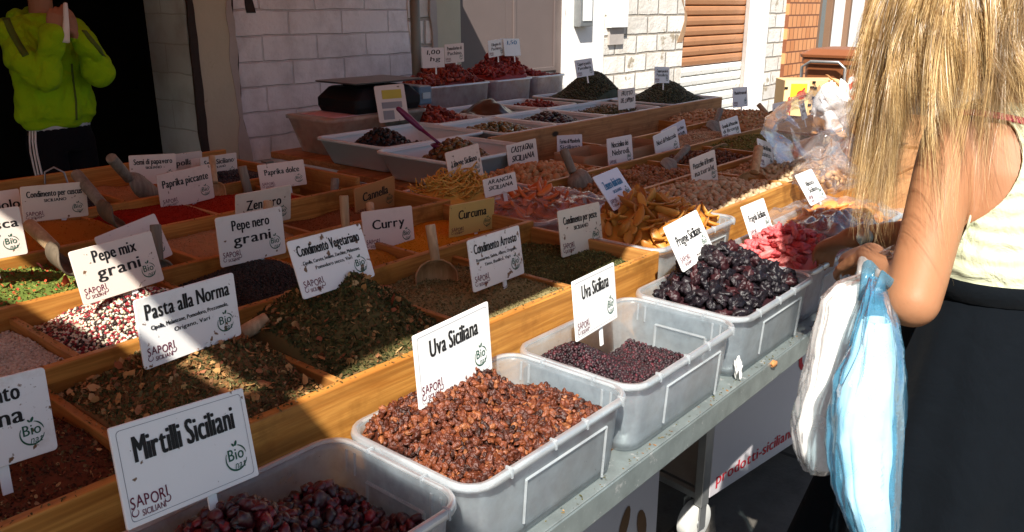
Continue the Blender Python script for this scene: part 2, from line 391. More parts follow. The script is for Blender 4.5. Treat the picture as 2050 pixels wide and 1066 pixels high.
def jag(mb, x0, x1, y, z0, z1, amp, seed, th=.02):
    """a ragged broken strip standing proud of a wall"""
    nz = Waves(seed, 7, 8, 1, 3); zs = np.linspace(z0, z1, 70)
    a = x0+amp*nz(zs[:, None]); bb = x1+amp*nz(zs[:, None]+37.)
    bb = np.maximum(bb, a+.004)
    mb.loft([[(a[i], y, z), (bb[i], y, z), (bb[i], y+th, z), (a[i], y+th, z)] for i, z in enumerate(zs)])
WY, TOP = 4.0, 4.6
A = thing('brick_building', (2.2, WY, 0), 'old white painted block building with a dark open doorway behind the stall', 'building')
MB().box(-6, -1.6, WY, WY+.48, 0, TOP).build('wall', m_wallL, A)
MB().box(2.17, 3.87, WY, WY+.48, 0, TOP).build('wall', m_wallL, A)
MB().box(-1.6, 1.905, WY+.002, WY+.48, 2.5, TOP).build('lintel', m_beige, A)
p = MB().box(1.93, 2.17, WY-.03, WY+.475, 0, TOP).build('pillar', m_beige, A, bevel=.01)
MB().box(1.905, 1.93, WY+.01, WY+.478, 0, TOP).build('door_jamb', m_jamb, A)
q = MB(); jag(q, 1.895, 1.942, WY-.036, 0, 3, .006, 3); q.build('crack', m_crack, A)
q = MB(); jag(q, 2.145, 2.20, WY-.034, 0, 3, .014, 5); q.build('broken_render', m_greyr, A)
q = MB(); jag(q, 2.196, 2.206, WY-.012, 0, 3, .012, 8); q.build('crack', m_crack, A)
q = MB(); jag(q, 2.30, 2.34, WY-.006, 1.52, 1.72, .012, 11); q.build('crack', m_crack, A)
# the unlit room behind the doorway, its darkness put into near-black walls
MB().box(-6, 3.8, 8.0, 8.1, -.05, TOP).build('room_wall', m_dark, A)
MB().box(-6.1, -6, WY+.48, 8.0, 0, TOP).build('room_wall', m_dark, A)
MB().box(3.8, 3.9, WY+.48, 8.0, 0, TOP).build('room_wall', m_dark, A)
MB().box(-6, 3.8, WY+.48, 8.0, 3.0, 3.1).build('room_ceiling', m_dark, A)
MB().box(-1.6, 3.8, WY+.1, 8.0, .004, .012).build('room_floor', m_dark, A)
q = MB(); jag(q, 3.66, 3.87, WY-.008, 0, 3, .02, 15); q.build('bare_patch', m_wallR, A)

B = thing('shuttered_building', (7, WY, 0), 'sunlit whitewashed building with a brown door and a brown roller shutter', 'building')
MB().box(3.87, 4.18, WY-.02, WY+.4, 0, TOP).build('pillar', m_beige, B, bevel=.01)
q = MB(); jag(q, 3.86, 3.90, WY-.03, 0, 3, .016, 21); q.build('crack', m_greyr, B)
MB().box(5.59, 6.17, WY-.02, WY+.4, 0, TOP).build('pillar', m_plaster, B, bevel=.012)
MB().box(6.17, 7.74, WY, WY+.4, 0, TOP).build('wall', m_wallR, B)
MB().box(4.18, 5.59, WY+.03, WY+.4, 2.3, TOP).build('lintel', m_plaster, B)
MB().box(7.74, 9.45, WY+.03, WY+.4, 2.7, TOP).build('lintel', m_plaster, B)
MB().box(9.45, 9.9, WY-.03, WY+.4, 0, TOP).build('pillar', m_plaster, B, bevel=.012)
MB().box(9.9, 10.48, WY, WY+.4, 0, TOP).build('wall', m_wallR, B)
d = MB().box(4.18, 4.80, WY+.06, WY+.10, 0, 2.3).build('door', m_doorm, B)
d2 = MB().box(4.805, 5.59, WY+.062, WY+.10, 0, 2.3).build('door', m_doorm, B)
for x0, x1, z0, z1 in ((4.9, 5.5, 1.0, 2.15), (4.9, 5.5, .15, .9)):
    q = MB()
    for a, bb, cc, dd in ((x0, x1, z0, z0+.035), (x0, x1, z1-.035, z1), (x0, x0+.035, z0+.035, z1-.035), (x1-.035, x1, z0+.035, z1-.035)):
        q.box(a, bb, WY+.048, WY+.063, cc, dd)
    q.build('door_moulding', m_doorm, d2, bevel=.004)
q = MB(); q.tube([(4.87, WY+.06, 1.02), (4.87, WY-.0, 1.02), (4.98, WY-.0, 1.02)], .012, 8, True); q.build('door_handle', m_steel, d2, True)
jg = MB(); jag(jg, 5.55, 5.61, WY-.024, 0, 3, .016, 31); jg.build('chipped_edge', m_plaster, B)
def slats(z0, z1, name, mat):
    prof = []; h = .112; k = 0; z = z0
    while z < z1-.01:
        for t, dy in ((0, .022), (.06, .0), (.14, -.012), (.5, -.018), (.82, -.012), (.92, .0), (.965, .024)):
            if z+t*h <= z1: prof.append((WY+.10+dy, z+t*h))
        z += h
    q = MB(); V = []; F = []
    for (y, zz) in prof: V += [(7.74, y, zz), (9.45, y, zz)]
    for i in range(len(prof)-1): F.append((2*i, 2*i+1, 2*i+3, 2*i+2))
    q.add(V, F); return q.build(name, mat, B, solid=.004)
slats(0.0, .896, 'pale_slats', m_shutp); slats(.896, 2.7, 'slats', m_shut)
for xx in (7.70, 9.42):
    q = MB(); q.box(xx, xx+.07, WY+.035 if xx > 8 else WY+.032, WY+.075, 0, 2.7); q.build('shutter_guide', m_greyr, B)
# meter boxes and a pipe box on the sunlit plaster
def meter(x, z, wx, hz, nwin):
    q = MB().box(x, x+wx, WY-.10, WY-.021, z, z+hz).build('meter_box', m_steel, B, bevel=.008)
    for k in range(nwin):
        zz = z+.05+k*(hz-.08)/nwin; MB().box(x+.03, x+wx-.03, WY-.108, WY-.101, zz, zz+(hz-.16)/nwin).build('meter_window', m_white, q, bevel=.002)
meter(5.66, 1.38, .20, .52, 2)
MB().box(6.22, 6.52, WY-.06, WY-.001, 1.36, 1.9).build('pipe_box', m_white, B, bevel=.006)
MB().box(6.25, 6.50, WY-.025, WY-.002, 1.20, 1.355).build('wall_recess', m_greyr, B)
q = MB(); jag(q, 7.66, 7.735, WY-.004, 1.18, 1.66, .035, 41); q.build('broken_render', M_plain('exposed_tuff', (.34, .21, .12), .95, .3, 14, .8, 30), B)

Cb = thing('tiled_building', (12, WY, 0), 'building faced with small orange tiles beyond the roller shutter', 'building')
MB().box(10.48, 11.55, WY-.05, WY+.4, 0, TOP).build('tiled_wall', m_tile, Cb)
MB().box(13.85, 20, WY-.05, WY+.4, 0, TOP).build('tiled_wall', m_tile, Cb)
MB().box(11.55, 13.85, WY-.02, WY+.4, 2.6, TOP).build('lintel', m_plaster, Cb)
m_pane = M_plain('white_blind', (.80, .81, .80), .5, .05, 4)
m_glass = M_plain('dim_glass', (.16, .20, .21), .08, .2, 2, 0, 60, .6)
f = MB()
for x0, x1 in ((11.55, 11.70), (12.10, 12.19), (12.86, 12.95), (13.75, 13.85)): f.box(x0, x1, WY-.03, WY+.1, 0, 2.6)
wf = f.build('window_frame', M_plain('brown_frame', (.20, .115, .07), .5, .1, 6), Cb, bevel=.006)
MB().box(11.70, 12.10, WY+.06, WY+.09, 0, 2.6).build('window_pane', m_glass, wf)
MB().box(12.19, 12.86, WY+.05, WY+.09, 0, 2.6).build('window_pane', m_pane, wf)
MB().box(12.95, 13.75, WY+.05, WY+.09, 0, 2.6).build('window_pane', m_pane, wf)

# ---------------------------------------------------------------- canopies that shade the stall
def cast(x, y, z, zc):
    """where the sun ray that reaches (x, y, z) crosses the height zc"""
    t = (zc-z)/(-SUN_DIR.z); return (x-SUN_DIR.x*t, y-SUN_DIR.y*t, zc)
mt, n, out = new_mat('awning_cloth'); v = coords(n)
st = N(n, 'ShaderNodeTexWave', i_Scale=1.1, i_Distortion=0); st.bands_direction = 'X'; n.links.new(v, st.inputs[0])
cc = ramp(n, st.outputs[0], [(.48, (.72, .28, .16)), (.52, (.78, .42, .26))])
df = N(n, 'ShaderNodeBsdfDiffuse'); tl = N(n, 'ShaderNodeBsdfTranslucent'); n.links.new(cc, df.inputs[0]); n.links.new(cc, tl.inputs[0])
mx = N(n, 'ShaderNodeMixShader', i_0=.30); n.links.new(df.outputs[0], mx.inputs[1]); n.links.new(tl.outputs[0], mx.inputs[2]); n.links.new(mx.outputs[0], out.inputs[0])
m_awn = mt
def canopy(name, outline, zc, label, poles, sag=.0):
    o = thing(name, (outline[0][0], outline[0][1], 0), label, 'canopy')
    P = [cast(x, y, 1.0, zc) for x, y in outline]
    q = MB(); k = len(P); q.add([(x, y, z) for x, y, z in P]+[(x, y, z-.006) for x, y, z in P], [tuple(range(k)), tuple(range(2*k-1, k-1, -1))]+[(i, (i+1) % k, k+(i+1) % k, k+i) for i in range(k)])
    q.build('cloth', m_awn, o)
    for (x, y) in poles:
        MB().tube([(x, y, 0), (x, y, zc-.01)], .032, 12).build('pole', m_greypole, o, True)
    return o
m_greypole = M_plain('grey_green_pole', (.17, .18, .155), .5, .15, 8, 0, 60, .5, .2)
pp = at(835, 150, y=3.25)
canopy('stall_awning', [(.03, .375), (.7, .375), (1.4, .42), (2.2, .50), (3.2, .58), (4.66, .66), (4.72, 6.2), (-.30, 6.2), (-.12, 2.2), (-.01, 1.3), (.055, .95), (.02, .80), (-.045, .55), (-.055, .42), (-.02, .375)], 2.45,
       'broad cloth awning stretched over the whole spice stall', [(float(pp[0]), 3.25)])
canopy('added_side_awning', [(-.065, -.95), (-.06, .10), (-.05, .24), (-.02, .39), (-.09, .40), (-.10, .55), (-.115, .80), (-.115, .95), (-.20, 1.3), (-.34, 2.2), (-.5, 6.2), (-7, 6.2), (-7, -.95)], 2.40,  # added out of view; outline traced from the shade it must cast
       'added unseen cloth beside the stall, shaped to shade the berries and herbs', [])
# ---------------------------------------------------------------- the stall tables
TT = .806
T = thing('stall_table', (1.5, .8, 0), 'long trestle table with a galvanised front rail carrying the spice boxes', 'table')
MB().box(-1.3, 4.2, .032, 1.66, TT-.03, TT-.002).build('tabletop', m_board, T)
q = MB(); q.box(-1.3, 4.2, .004, .031, TT-.052, TT); q.build('front_rail', m_galv, T, bevel=.003)
q = MB(); q.box(-1.3, 4.2, .005, .06, TT-.001, TT+.003); q.build('rail_lip', m_galv, T, bevel=.001)
for x in (-1.2, 1.2, 4.1):
    for y in (.45, 1.6): MB().box(x-.02, x+.02, y-.02, y+.02, 0, TT-.03).build('leg', m_steel, T)
T2 = thing('back_table', (2.9, 2.4, 0), 'raised back table with a worn wooden edge holding the white olive trays', 'table')
MB().box(1.40, 4.3, 1.70, 2.05, .89, .918).build('tabletop', m_board, T2, bevel=.004)
MB().box(1.50, 4.3, 2.0505, 2.6605, .889, .9175).build('tabletop', m_board, T2, bevel=.004)
MB().box(2.3, 4.3, 2.661, 3.3, .888, .917).build('tabletop', m_board, T2, bevel=.004)
MB().box(1.36, 1.88, 1.34, 1.698, .89, .918).build('table_leaf', m_board, T2, bevel=.004)
MB().box(1.38, 1.86, 1.345, 1.365, .82, .889).build('apron', m_steel, T2)
MB().box(1.38, 1.40, 1.366, 2.64, .82, .889).build('apron', m_steel, T2)
for x in (1.44, 4.2):
    for y in (1.75, 2.6): MB().box(x-.02, x+.02, y-.02, y+.02, 0, .89).build('leg', m_steel, T2)

# ---------------------------------------------------------------- the wooden spice box: planks along, dividers across
RY = [.315, .70, 1.03, 1.36, 1.68, 2.14]
RZT = [.995, 1.008, 1.014, 1.020, 1.026, 1.05]
DIV = [[-.87, -.56, -.25, .07, .385, .69], [-.78, -.47, -.17, .12, .37, .62], [-.62, -.30, .03, .25, .56], [-.6, -.2, .245, .50, .79], [-.5, .08, .40, .66]]
END = [1.0, 1.0, 1.02, .97, .97]
BX = thing('spice_box', (0, .315, TT), 'big stepped pine box divided into square compartments full of ground spices', 'box')
th = .018
for i, (y, z) in enumerate(zip(RY, RZT)):
    x1 = END[min(i, 4)]
    if i: x1 = max(END[i-1], END[min(i, 4)])
    MB().box(-1.2, x1-.0005, y, y+th, TT+.001, z).build('plank', m_wood_x, BX, bevel=.0025)
for i in range(5):
    y0, y1 = RY[i]+th+.0005, RY[i+1]-.0005
    for x in DIV[i]:
        q = MB(); q.box(x-.007, x+.007, y0, y1, TT+.001, min(RZT[i], RZT[i+1])-.014); q.build('divider', m_wood_y, BX, bevel=.002)
    x = END[i]; MB().box(x-.016, x, y0, y1, TT+.001, (RZT[i]-.002 if i != 3 else 1.045)).build('end_panel', m_wood_y, BX, bevel=.0025)
MB().box(-1.2, .97, RY[0]+th+.001, RY[5]-.001, TT+.001, TT+.012).build('bottom_board', m_board, BX)
# bent wire hook over the back plank
hp = at(108, 352, y=2.13); q = MB()
q.tube([hp+np.array([-.03, 0, -.02]), hp+np.array([-.025, 0, .015]), hp+np.array([0, -.01, .028]), hp+np.array([.022, -.025, .01]), hp+np.array([.03, -.03, -.05])], .003, 8, True); q.build('wire_hook', m_steel, BX, True)

# ---------------------------------------------------------------- the nut box on the other end
NB = thing('nut_box', (2.6, .41, TT), 'shallow pine box of nuts with a tall raw back board', 'box')
NY = [.41, .74, 1.05, 1.36]
for y, x0, x1, z in ((.41, 1.48, 2.75, .985), (.74, 1.46, 3.3, .985), (1.05, 1.44, 3.9, .985), (1.36, 2.35, 3.95, .985)):
    MB().box(x0, x1, y, y+.016, TT+.001, z).build('plank', m_wood_x, NB, bevel=.002)
MB().box(1.885, 3.98, 1.64, 1.66, TT+.001, 1.036).build('back_board', m_board, NB, bevel=.002)
for y0, y1, xs in ((.4265, .7395, (1.488, 2.10, 2.75)), (.7565, 1.0495, (1.468, 2.16, 2.62, 3.29)), (1.0665, 1.3595, (1.45, 1.92, 2.55, 3.2, 3.89)), (1.3765, 1.6395, (2.36, 3.25, 3.94))):
    for x in xs: MB().box(x-.008, x+.008, y0, y1, TT+.001, .972).build('divider', m_wood_y, NB, bevel=.002)
MB().box(1.45, 3.94, .43, 1.63, TT+.0015, TT+.012).build('bottom_board', m_board, NB)

# ---------------------------------------------------------------- plastic bins
def make_bin(x0, x1, y0, y1, zr, h, label, group, rimw=.0105, taper=.009, panels=True, mat=None, rmat=None):
    mat = mat or m_bin; rmat = rmat or m_binrim
    o = thing('plastic_bin', ((x0+x1)/2, (y0+y1)/2, zr-h), label, 'bin', group)
    a, b_, c, d = x0+rimw, x1-rimw, y0+rimw, y1-rimw; r = .035; t = taper; zb = zr-h
    L = []
    for z, ins in ((zb, t+.008), (zb+.006, t+.002), (zb+.02, t), (zb+h*.5, t*.55), (zr-.012, .001), (zr-.003, 0)): L.append(rrect(a+ins, b_-ins, c+ins, d-ins, r, z))
    for z, ins in ((zr-.003, .0026), (zr-.012, .0036), (zb+h*.5, t*.55+.0026), (zb+.02, t+.0026), (zb+.008, t+.008)): L.append(rrect(a+ins, b_-ins, c+ins, d-ins, r-.002, z))
    q = MB(); q.loft(L, True, True); tub_ = q.build('tub', mat, o, True)
    # rolled rim
    L = [rrect(a, b_, c, d, r, zr-.004), rrect(a-.001, b_+.001, c-.001, d+.001, r, zr+.0005), rrect(a-.004, b_+.004, c-.004, d+.004, r+.003, zr+.002), rrect(x0+.002, x1-.002, y0+.002, y1-.002, r+rimw-.002, zr+.0005), rrect(x0, x1, y0, y1, r+rimw, zr-.005), rrect(x0, x1, y0, y1, r+rimw, zr-.010), rrect(x0+.002, x1-.002, y0+.002, y1-.002, r+rimw-.002, zr-.0105), rrect(x0+.003, x1-.003, y0+.003, y1-.003, r+rimw-.003, zr-.006), rrect(a-.0015, b_+.0015, c-.0015, d+.0015, r, zr-.006)]
    q = MB(); q.loft(L+[L[0]], False, False); rim_ = q.build('rim', rmat, o, True)
    # notches and inner ribs of the rim
    if panels:
        q = MB(); fw = .0022
        xa, xb = a+(b_-a)*.30, b_-.06; za, zt = zb+.028, zr-.040
        def yy(z): return c+t*(1-(z-zb)/h)-.0022
        for (u0, v0, u1, v1) in ((xa, za, xa, zt), (xa, zt, xb, zt), (xb, zt, xb, za-.02)): q.tube([(u0, yy(v0), v0), (u1, yy(v1), v1)], fw, 6)
        q.build('front_moulding', rmat, tub_)
        q = MB(); ya, yb = c+(d-c)*.24, c+(d-c)*.70
        def xx(z): return b_-t*(1-(z-zb)/h)-.0035
        zq = zr-.045
        for (u0, v0, u1, v1) in ((ya, za+.01, ya, zq), (ya, zq, yb, zq), (yb, zq, yb, za+.01)): q.tube([(xx(v0), u0, v0), (xx(v1), u1, v1)], .003, 6)
        q.build('grip_moulding', rmat, tub_)
        for yr_ in (c+.030, c+.048, d-.03, d-.048):
            q = MB(); q.tube([(xx(zr-.012), yr_, zr-.010), (xx(zr-.04), yr_, zr-.045)], .0024, 6); q.build('rib', rmat, tub_)
        for fx in (.2, .45, .65, .9):
            xm = x0+(x1-x0)*fx; q = MB(); q.box(xm-.0015, xm+.0015, y0-.001, y0+rimw+.001, zr-.0125, zr+.0032); q.build('rim_notch', rmat, rim_)
        for fy in (.3, .7):
            ym = y0+(y1-y0)*fy; q = MB(); q.box(x1-rimw-.001, x1+.001, ym-.0015, ym+.0015, zr-.0125, zr+.0032); q.build('rim_notch', rmat, rim_)
    return o
GB = 'clear plastic bins in a row on the front rail'
bins = {}
for nm, x0, x1, y0, y1, zr, h, lb in (
    ('cran', -.40, -.003, 0, .275, .95, .142, 'clear plastic bin of dark dried cranberries behind the Mirtilli Siciliani card'),
    ('rais', 0, .397, 0, .275, .952, .142, 'clear plastic bin heaped with brown raisins'),
    ('curr', .40, .797, .002, .277, .95, .142, 'clear plastic bin half full of small dark currants'),
    ('prun', .80, 1.197, .0, .275, .953, .142, 'clear plastic bin heaped with shiny black prunes'),
    ('straw', 1.20, 1.597, .02, .295, .95, .142, 'clear plastic bin of pink candied strawberries'),
    ('apri', 1.60, 1.997, .03, .305, .95, .142, 'clear plastic bin of orange apricots covered with crumpled film')):
    bins[nm] = make_bin(x0, x1, y0, y1, zr, h, lb, GB)
bins['ging'] = make_bin(1.012, 1.46, .322, .64, .99, .15, 'clear plastic bin of yellow candied ginger slices behind the prunes', 'clear plastic bins among the boxes')
bins['aran'] = make_bin(1.01, 1.42, .69, 1.00, .995, .15, 'clear plastic bin of candied orange peel under film', 'clear plastic bins among the boxes', panels=False)
bins['limo'] = make_bin(1.03, 1.44, 1.02, 1.33, .985, .15, 'clear plastic bin of yellow candied lemon strips', 'clear plastic bins among the boxes', panels=False)
GT = 'clear bins of dried tomatoes at the back'
for x0, x1, lb in ((2.73, 3.36, 'clear bin of dark red dried tomatoes nearest the scale'), (3.37, 3.79, 'clear bin under the tallest heap of red dried tomatoes'), (3.80, 4.16, 'small clear bin at the end of the dried tomato row')):
    make_bin(x0, x1, 2.93, 3.28, 1.10, .175, lb, GT, panels=False)
# little paper wad and scrap of card wedged under the prune bin
wp = at(1480, 738, y=.015)
V, F = blob(3, .006, .010, .027, .22, 3, 77, .3, 6); tag(mesh_obj('paper_wad', V+np.array([wp[0], .016, .835]), F, m_paper), 'small crumpled white paper wad wedged between the currant and prune bins', 'paper')
wp = at(1562, 716, y=-.012); V, F = blob(2, .02, .006, .008, .2, 3, 78, .1, 5); tag(mesh_obj('card_scrap', V+np.array([wp[0], .002, .80]), F, M_plain('rusty_card', (.45, .20, .07), .9, .3, 30)), 'small rusty brown scrap stuck to the rail under the prune bin', 'scrap')

# ---------------------------------------------------------------- white olive trays
def make_tray(x0, x1, y0, y1, zr, h, label, group='white tapered trays on the back table'):
    o = thing('white_tray', ((x0+x1)/2, (y0+y1)/2, zr-h), label, 'tray', group); t = .05; zb = zr-h
    L = [rrect(x0+t, x1-t, y0+t, y1-t, .03, zb), rrect(x0+t-.005, x1-t+.005, y0+t-.005, y1-t+.005, .035, zb+.006), rrect(x0+.010, x1-.010, y0+.010, y1-.010, .04, zr-.012), rrect(x0, x1, y0, y1, .045, zr-.011), rrect(x0, x1, y0, y1, .045, zr-.002), rrect(x0+.003, x1-.003, y0+.003, y1-.003, .045, zr), rrect(x0+.013, x1-.013, y0+.013, y1-.013, .038, zr), rrect(x0+.015, x1-.015, y0+.015, y1-.015, .037, zr-.004), rrect(x0+t, x1-t, y0+t, y1-t, .032, zb+.010)]
    q = MB(); q.loft(L[:6], True, False); q.loft(L[5:], False, True); q.build('shell', m_tray, o, True); 
    q = MB(); q.loft([rrect(x0+.02, x1-.02, y0+.02, y1-.02, .04, zr-.008), rrect(x0+.024, x1-.024, y0+.024, y1-.024, .04, zr-.008), rrect(x0+.026, x1-.026, y0+.026, y1-.026, .04, zr-.013), rrect(x0+.022, x1-.022, y0+.022, y1-.022, .04, zr-.013)], False, False); q.build('inner_ledge', m_tray, o)
    return o
TZ = 1.032
trays = {}
for nm, x0, x1, y0, y1, lb in (
    ('t1', 1.44, 2.04, 1.80, 2.25, 'white tray of small black olives in front of the scale'),
    ('t2', 1.37, 1.875, 1.365, 1.79, 'white tray of brown green olives with a purple ladle'),
    ('red', 2.05, 2.40, 2.13, 2.55, 'white tray of dark red dried tomatoes below the clear tomato bin'),
    ('go', 2.03, 2.42, 1.68, 2.12, 'white tray of glossy green olives behind the raw back board'),
    ('bo', 2.425, 2.84, 1.68, 2.12, 'white tray of glossy black olives behind the raw back board'),
    ('bag', 2.42, 2.86, 2.13, 2.55, 'white tray with a dark bag of olives lying over it'),
    ('sm', 2.87, 3.20, 2.13, 2.55, 'white tray with a small heap of chopped red tomatoes'),
    ('fr', 2.845, 3.36, 1.68, 2.12, 'white tray of caper fruits with stems'),
    ('c1', 3.32, 3.88, 2.13, 2.60, 'white tray under the heap of capers farther from the back board'),
    ('c2', 3.47, 4.05, 1.68, 2.12, 'white tray under the heap of capers against the back board')):
    trays[nm] = make_tray(x0, x1, y0, y1, TZ, .11, lb)
# cloudy tub, scale and price paper
q = MB()
ox = thing('cloudy_tub', (1.8, 2.4, .918), 'cloudy plastic storage tub under the black scale', 'tub')
x0, x1, y0, y1 = 1.55, 2.15, 2.27, 2.62
q = MB(); q.loft([rrect(x0+.05, x1-.05, y0+.05, y1-.05, .03, .919), rrect(x0+.01, x1-.01, y0+.01, y1-.01, .04, 1.07), rrect(x0, x1, y0, y1, .045, 1.072), rrect(x0, x1, y0, y1, .045, 1.086), rrect(x0+.02, x1-.02, y0+.02, y1-.02, .04, 1.089)]); q.build('tub', m_tub, ox, True)
MB().box(1.60, 2.05, 2.30, 2.55, 1.0895, 1.0915).build('liner_sheet', M_plain('pink_paper', (.60, .42, .48), .8, .2, 20, .4, 20), ox)
sc = thing('weighing_scale', (1.85, 2.45, 1.092), 'black shop scale with a steel plate and a blue display', 'scale')
q = MB(); q.loft([rrect(1.72, 2.10, 2.29, 2.56, .02, 1.093), rrect(1.71, 2.11, 2.28, 2.57, .02, 1.12), rrect(1.71, 2.11, 2.28, 2.57, .02, 1.155), rrect(1.76, 2.07, 2.31, 2.55, .02, 1.20), rrect(1.77, 2.06, 2.33, 2.54, .02, 1.205)]); q.build('body', m_black, sc, bevel=.003)
MB().box(1.80, 1.98, 2.40, 2.48, 1.205, 1.2225).build('post', m_black, sc)
q = MB(); q.loft([rrect(1.72, 2.12, 2.29, 2.57, .02, 1.2225), rrect(1.71, 2.13, 2.28, 2.58, .022, 1.226), rrect(1.71, 2.13, 2.28, 2.58, .022, 1.231)]); q.build('weighing_plate', M_plain('dark_plate', (.05, .052, .055), .35, .2, 10, 0, 60, .5), sc)
dp = MB().box(2.113, 2.20, 2.30, 2.58, 1.10, 1.19).build('display_housing', m_blue, sc, bevel=.01)
MB().box(2.13, 2.18, 2.292, 2.2995, 1.13, 1.16).build('display', M_plain('pale_lcd', (.35, .45, .52), .2), sc)
# ---------------------------------------------------------------- heaps
def hf(ze, peaks, seed=1, amp=.004, freq=30):
    nz = Waves(seed, freq, 8, 2, 2)
    def f(x, y):
        x = np.asarray(x, float); y = np.asarray(y, float); z = np.full(np.broadcast(x, y).shape, float(ze))
        for (cx, cy, sx, sy, a) in peaks: z = z+a*np.exp(-((x-cx)/sx)**2-((y-cy)/sy)**2)
        return z+amp*nz(np.stack(np.broadcast_arrays(x, y), -1))
    return f
def tri(F): return np.concatenate([F[:, [0, 1, 2]], F[:, [0, 2, 3]]])
def base_grid(x0, x1, y0, y1, h, zb, n=34, inset=.016, rnd=.055):
    xs, ys = np.linspace(x0, x1, n), np.linspace(y0, y1, n); X, Y = np.meshgrid(xs, ys); Z = np.maximum(h(X, Y), zb+.002)
    if rnd:
        U_, W_ = (X-(x0+x1)/2)/((x1-x0)/2), (Y-(y0+y1)/2)/((y1-y0)/2); X = (x0+x1)/2+(x1-x0)/2*U_*(1-rnd*np.abs(W_)**6); Y = (y0+y1)/2+(y1-y0)/2*W_*(1-rnd*np.abs(U_)**6)
    V = np.stack([X, Y, Z], -1).reshape(-1, 3); i = np.arange((n-1)*(n-1)); r, c_ = i//(n-1), i % (n-1); a = r*n+c_
    F = tri(np.stack([a, a+1, a+n+1, a+n], 1))
    rim = np.concatenate([np.arange(n), np.arange(1, n)*n+n-1, (n-1)*n+np.arange(n-2, -1, -1), np.arange(n-2, 0, -1)*n]); lo = V[rim].copy(); lo[:, 2] = zb; lo[:, 0] = np.clip(lo[:, 0], x0+inset, x1-inset); lo[:, 1] = np.clip(lo[:, 1], y0+inset, y1-inset); b = len(V); k = len(rim)
    V = np.concatenate([V, lo]); j = np.arange(k); j2 = (j+1) % k
    F = np.concatenate([F, tri(np.stack([rim[j], b+j, b+j2, rim[j2]], 1)), np.stack([np.full(k-2, b), b+j[2:], b+j[1:-1]], 1)])
    return V, F
def spots(x0, x1, y0, y1, h, s, jit=.45, zoff=0, mx=0):
    nx, ny = max(1, int((x1-x0-2*mx)/s)), max(1, int((y1-y0-2*mx)/(s*.87))); P = []
    for j in range(ny):
        for i in range(nx): P.append((x0+mx+(i+.5+.5*(j % 2)*.98)*(x1-x0-2*mx)/nx, y0+mx+(j+.5)*(y1-y0-2*mx)/ny))
    P = np.array(P)+rng.uniform(-jit*s, jit*s, (len(P), 2)); P[:, 0] = np.clip(P[:, 0], x0+mx, x1-mx); P[:, 1] = np.clip(P[:, 1], y0+mx, y1-mx)
    return np.column_stack([P, h(P[:, 0], P[:, 1])+zoff])
def rand_spots(x0, x1, y0, y1, h, n, zj=.002, mx=0):
    x = rng.uniform(x0+mx, x1-mx, n); y = rng.uniform(y0+mx, y1-mx, n); return np.column_stack([x, y, h(x, y)+rng.normal(0, zj, n)])
def stuff(name, label, cat, parts, group=None):
    """parts: (V, F, material) sets joined into one heap"""
    Vs, Fs, mi, ms = [], [], [], []; b = 0
    for V, F, mt in parts:
        if mt not in ms: ms.append(mt)
        Vs.append(V); Fs.append(F+b); mi.append(np.full(len(F), ms.index(mt))); b += len(V)
    o = mesh_obj(name, np.concatenate(Vs), np.concatenate(Fs), ms, None, True, np.concatenate(mi))
    return tag(o, label, cat, group, 'stuff')
def flake(l, w_, bend, seed):
    g = np.random.default_rng(seed); k = 6; V = [(0, 0, bend*.3)]
    for i in range(k):
        a = 2*math.pi*i/k; r = g.uniform(.75, 1.2); x, y = l*r*math.cos(a)*.5, w_*r*math.sin(a)*.5; V.append((x, y, bend*((2*x/l)**2-.3)))
    return np.array(V), np.array([(0, i+1, (i+1) % k+1) for i in range(k)])
def leafs(l, w_, bend, n=5): return [flake(l*random.uniform(.6, 1.4), w_*random.uniform(.6, 1.4), bend*random.uniform(-1.3, 1.3), 100+i) for i in range(n)]
def seeds(r, amp=.08, n=3, asp=(1, 1, 1), sub=1): return [blob(sub, r*asp[0], r*asp[1], r*asp[2], amp, 2.5, 200+i) for i in range(n)]
_items = {}
def items(name, temps, P, S, label, cat, group, mt, full=True, tilt=.5, cap=300, smooth=True, rest=None):
    """single pieces, each an object of its own, largest in view first; what is past the cap goes to REST"""
    P = np.asarray(P); S = np.broadcast_to(np.asarray(S, float), (len(P),)).copy()
    d = np.linalg.norm(P-CC, axis=1); order = np.argsort(d); P, S = P[order], S[order]
    meshes = []
    for V, F in temps:
        me = bpy.data.meshes.new(name); me.vertices.add(len(V)); me.vertices.foreach_set('co', np.asarray(V, np.float32).ravel())
        me.loops.add(F.size); me.loops.foreach_set('vertex_index', F.astype(np.int32).ravel()); me.polygons.add(len(F)); me.polygons.foreach_set('loop_start', (np.arange(len(F))*F.shape[1]).astype(np.int32))
        me.update(calc_edges=True); me.validate(); me.materials.append(mt)
        if smooth: me.polygons.foreach_set('use_smooth', np.ones(len(F), dtype=bool))
        meshes.append(me)
    n = min(cap, len(P)); Rm = rotmats(n, full, tilt)
    for i in range(n):
        o = bpy.data.objects.new(name, meshes[rng.integers(0, len(meshes))]); COL.objects.link(o)
        o.location = P[i]; o.rotation_euler = Matrix(Rm[i].tolist()).to_euler(); o.scale = (S[i],)*3
        tag(o, label, cat, group)
    if rest is not None and len(P) > n:
        V, F = scatter(temps, P[n:], S[n:], full, tilt); rest.append((V, F, mt))

GH = lambda nm, a, b_=None, c_=None: M_grain(nm, [(0, a), (.5, b_ or a), (1, c_ or b_ or a)])
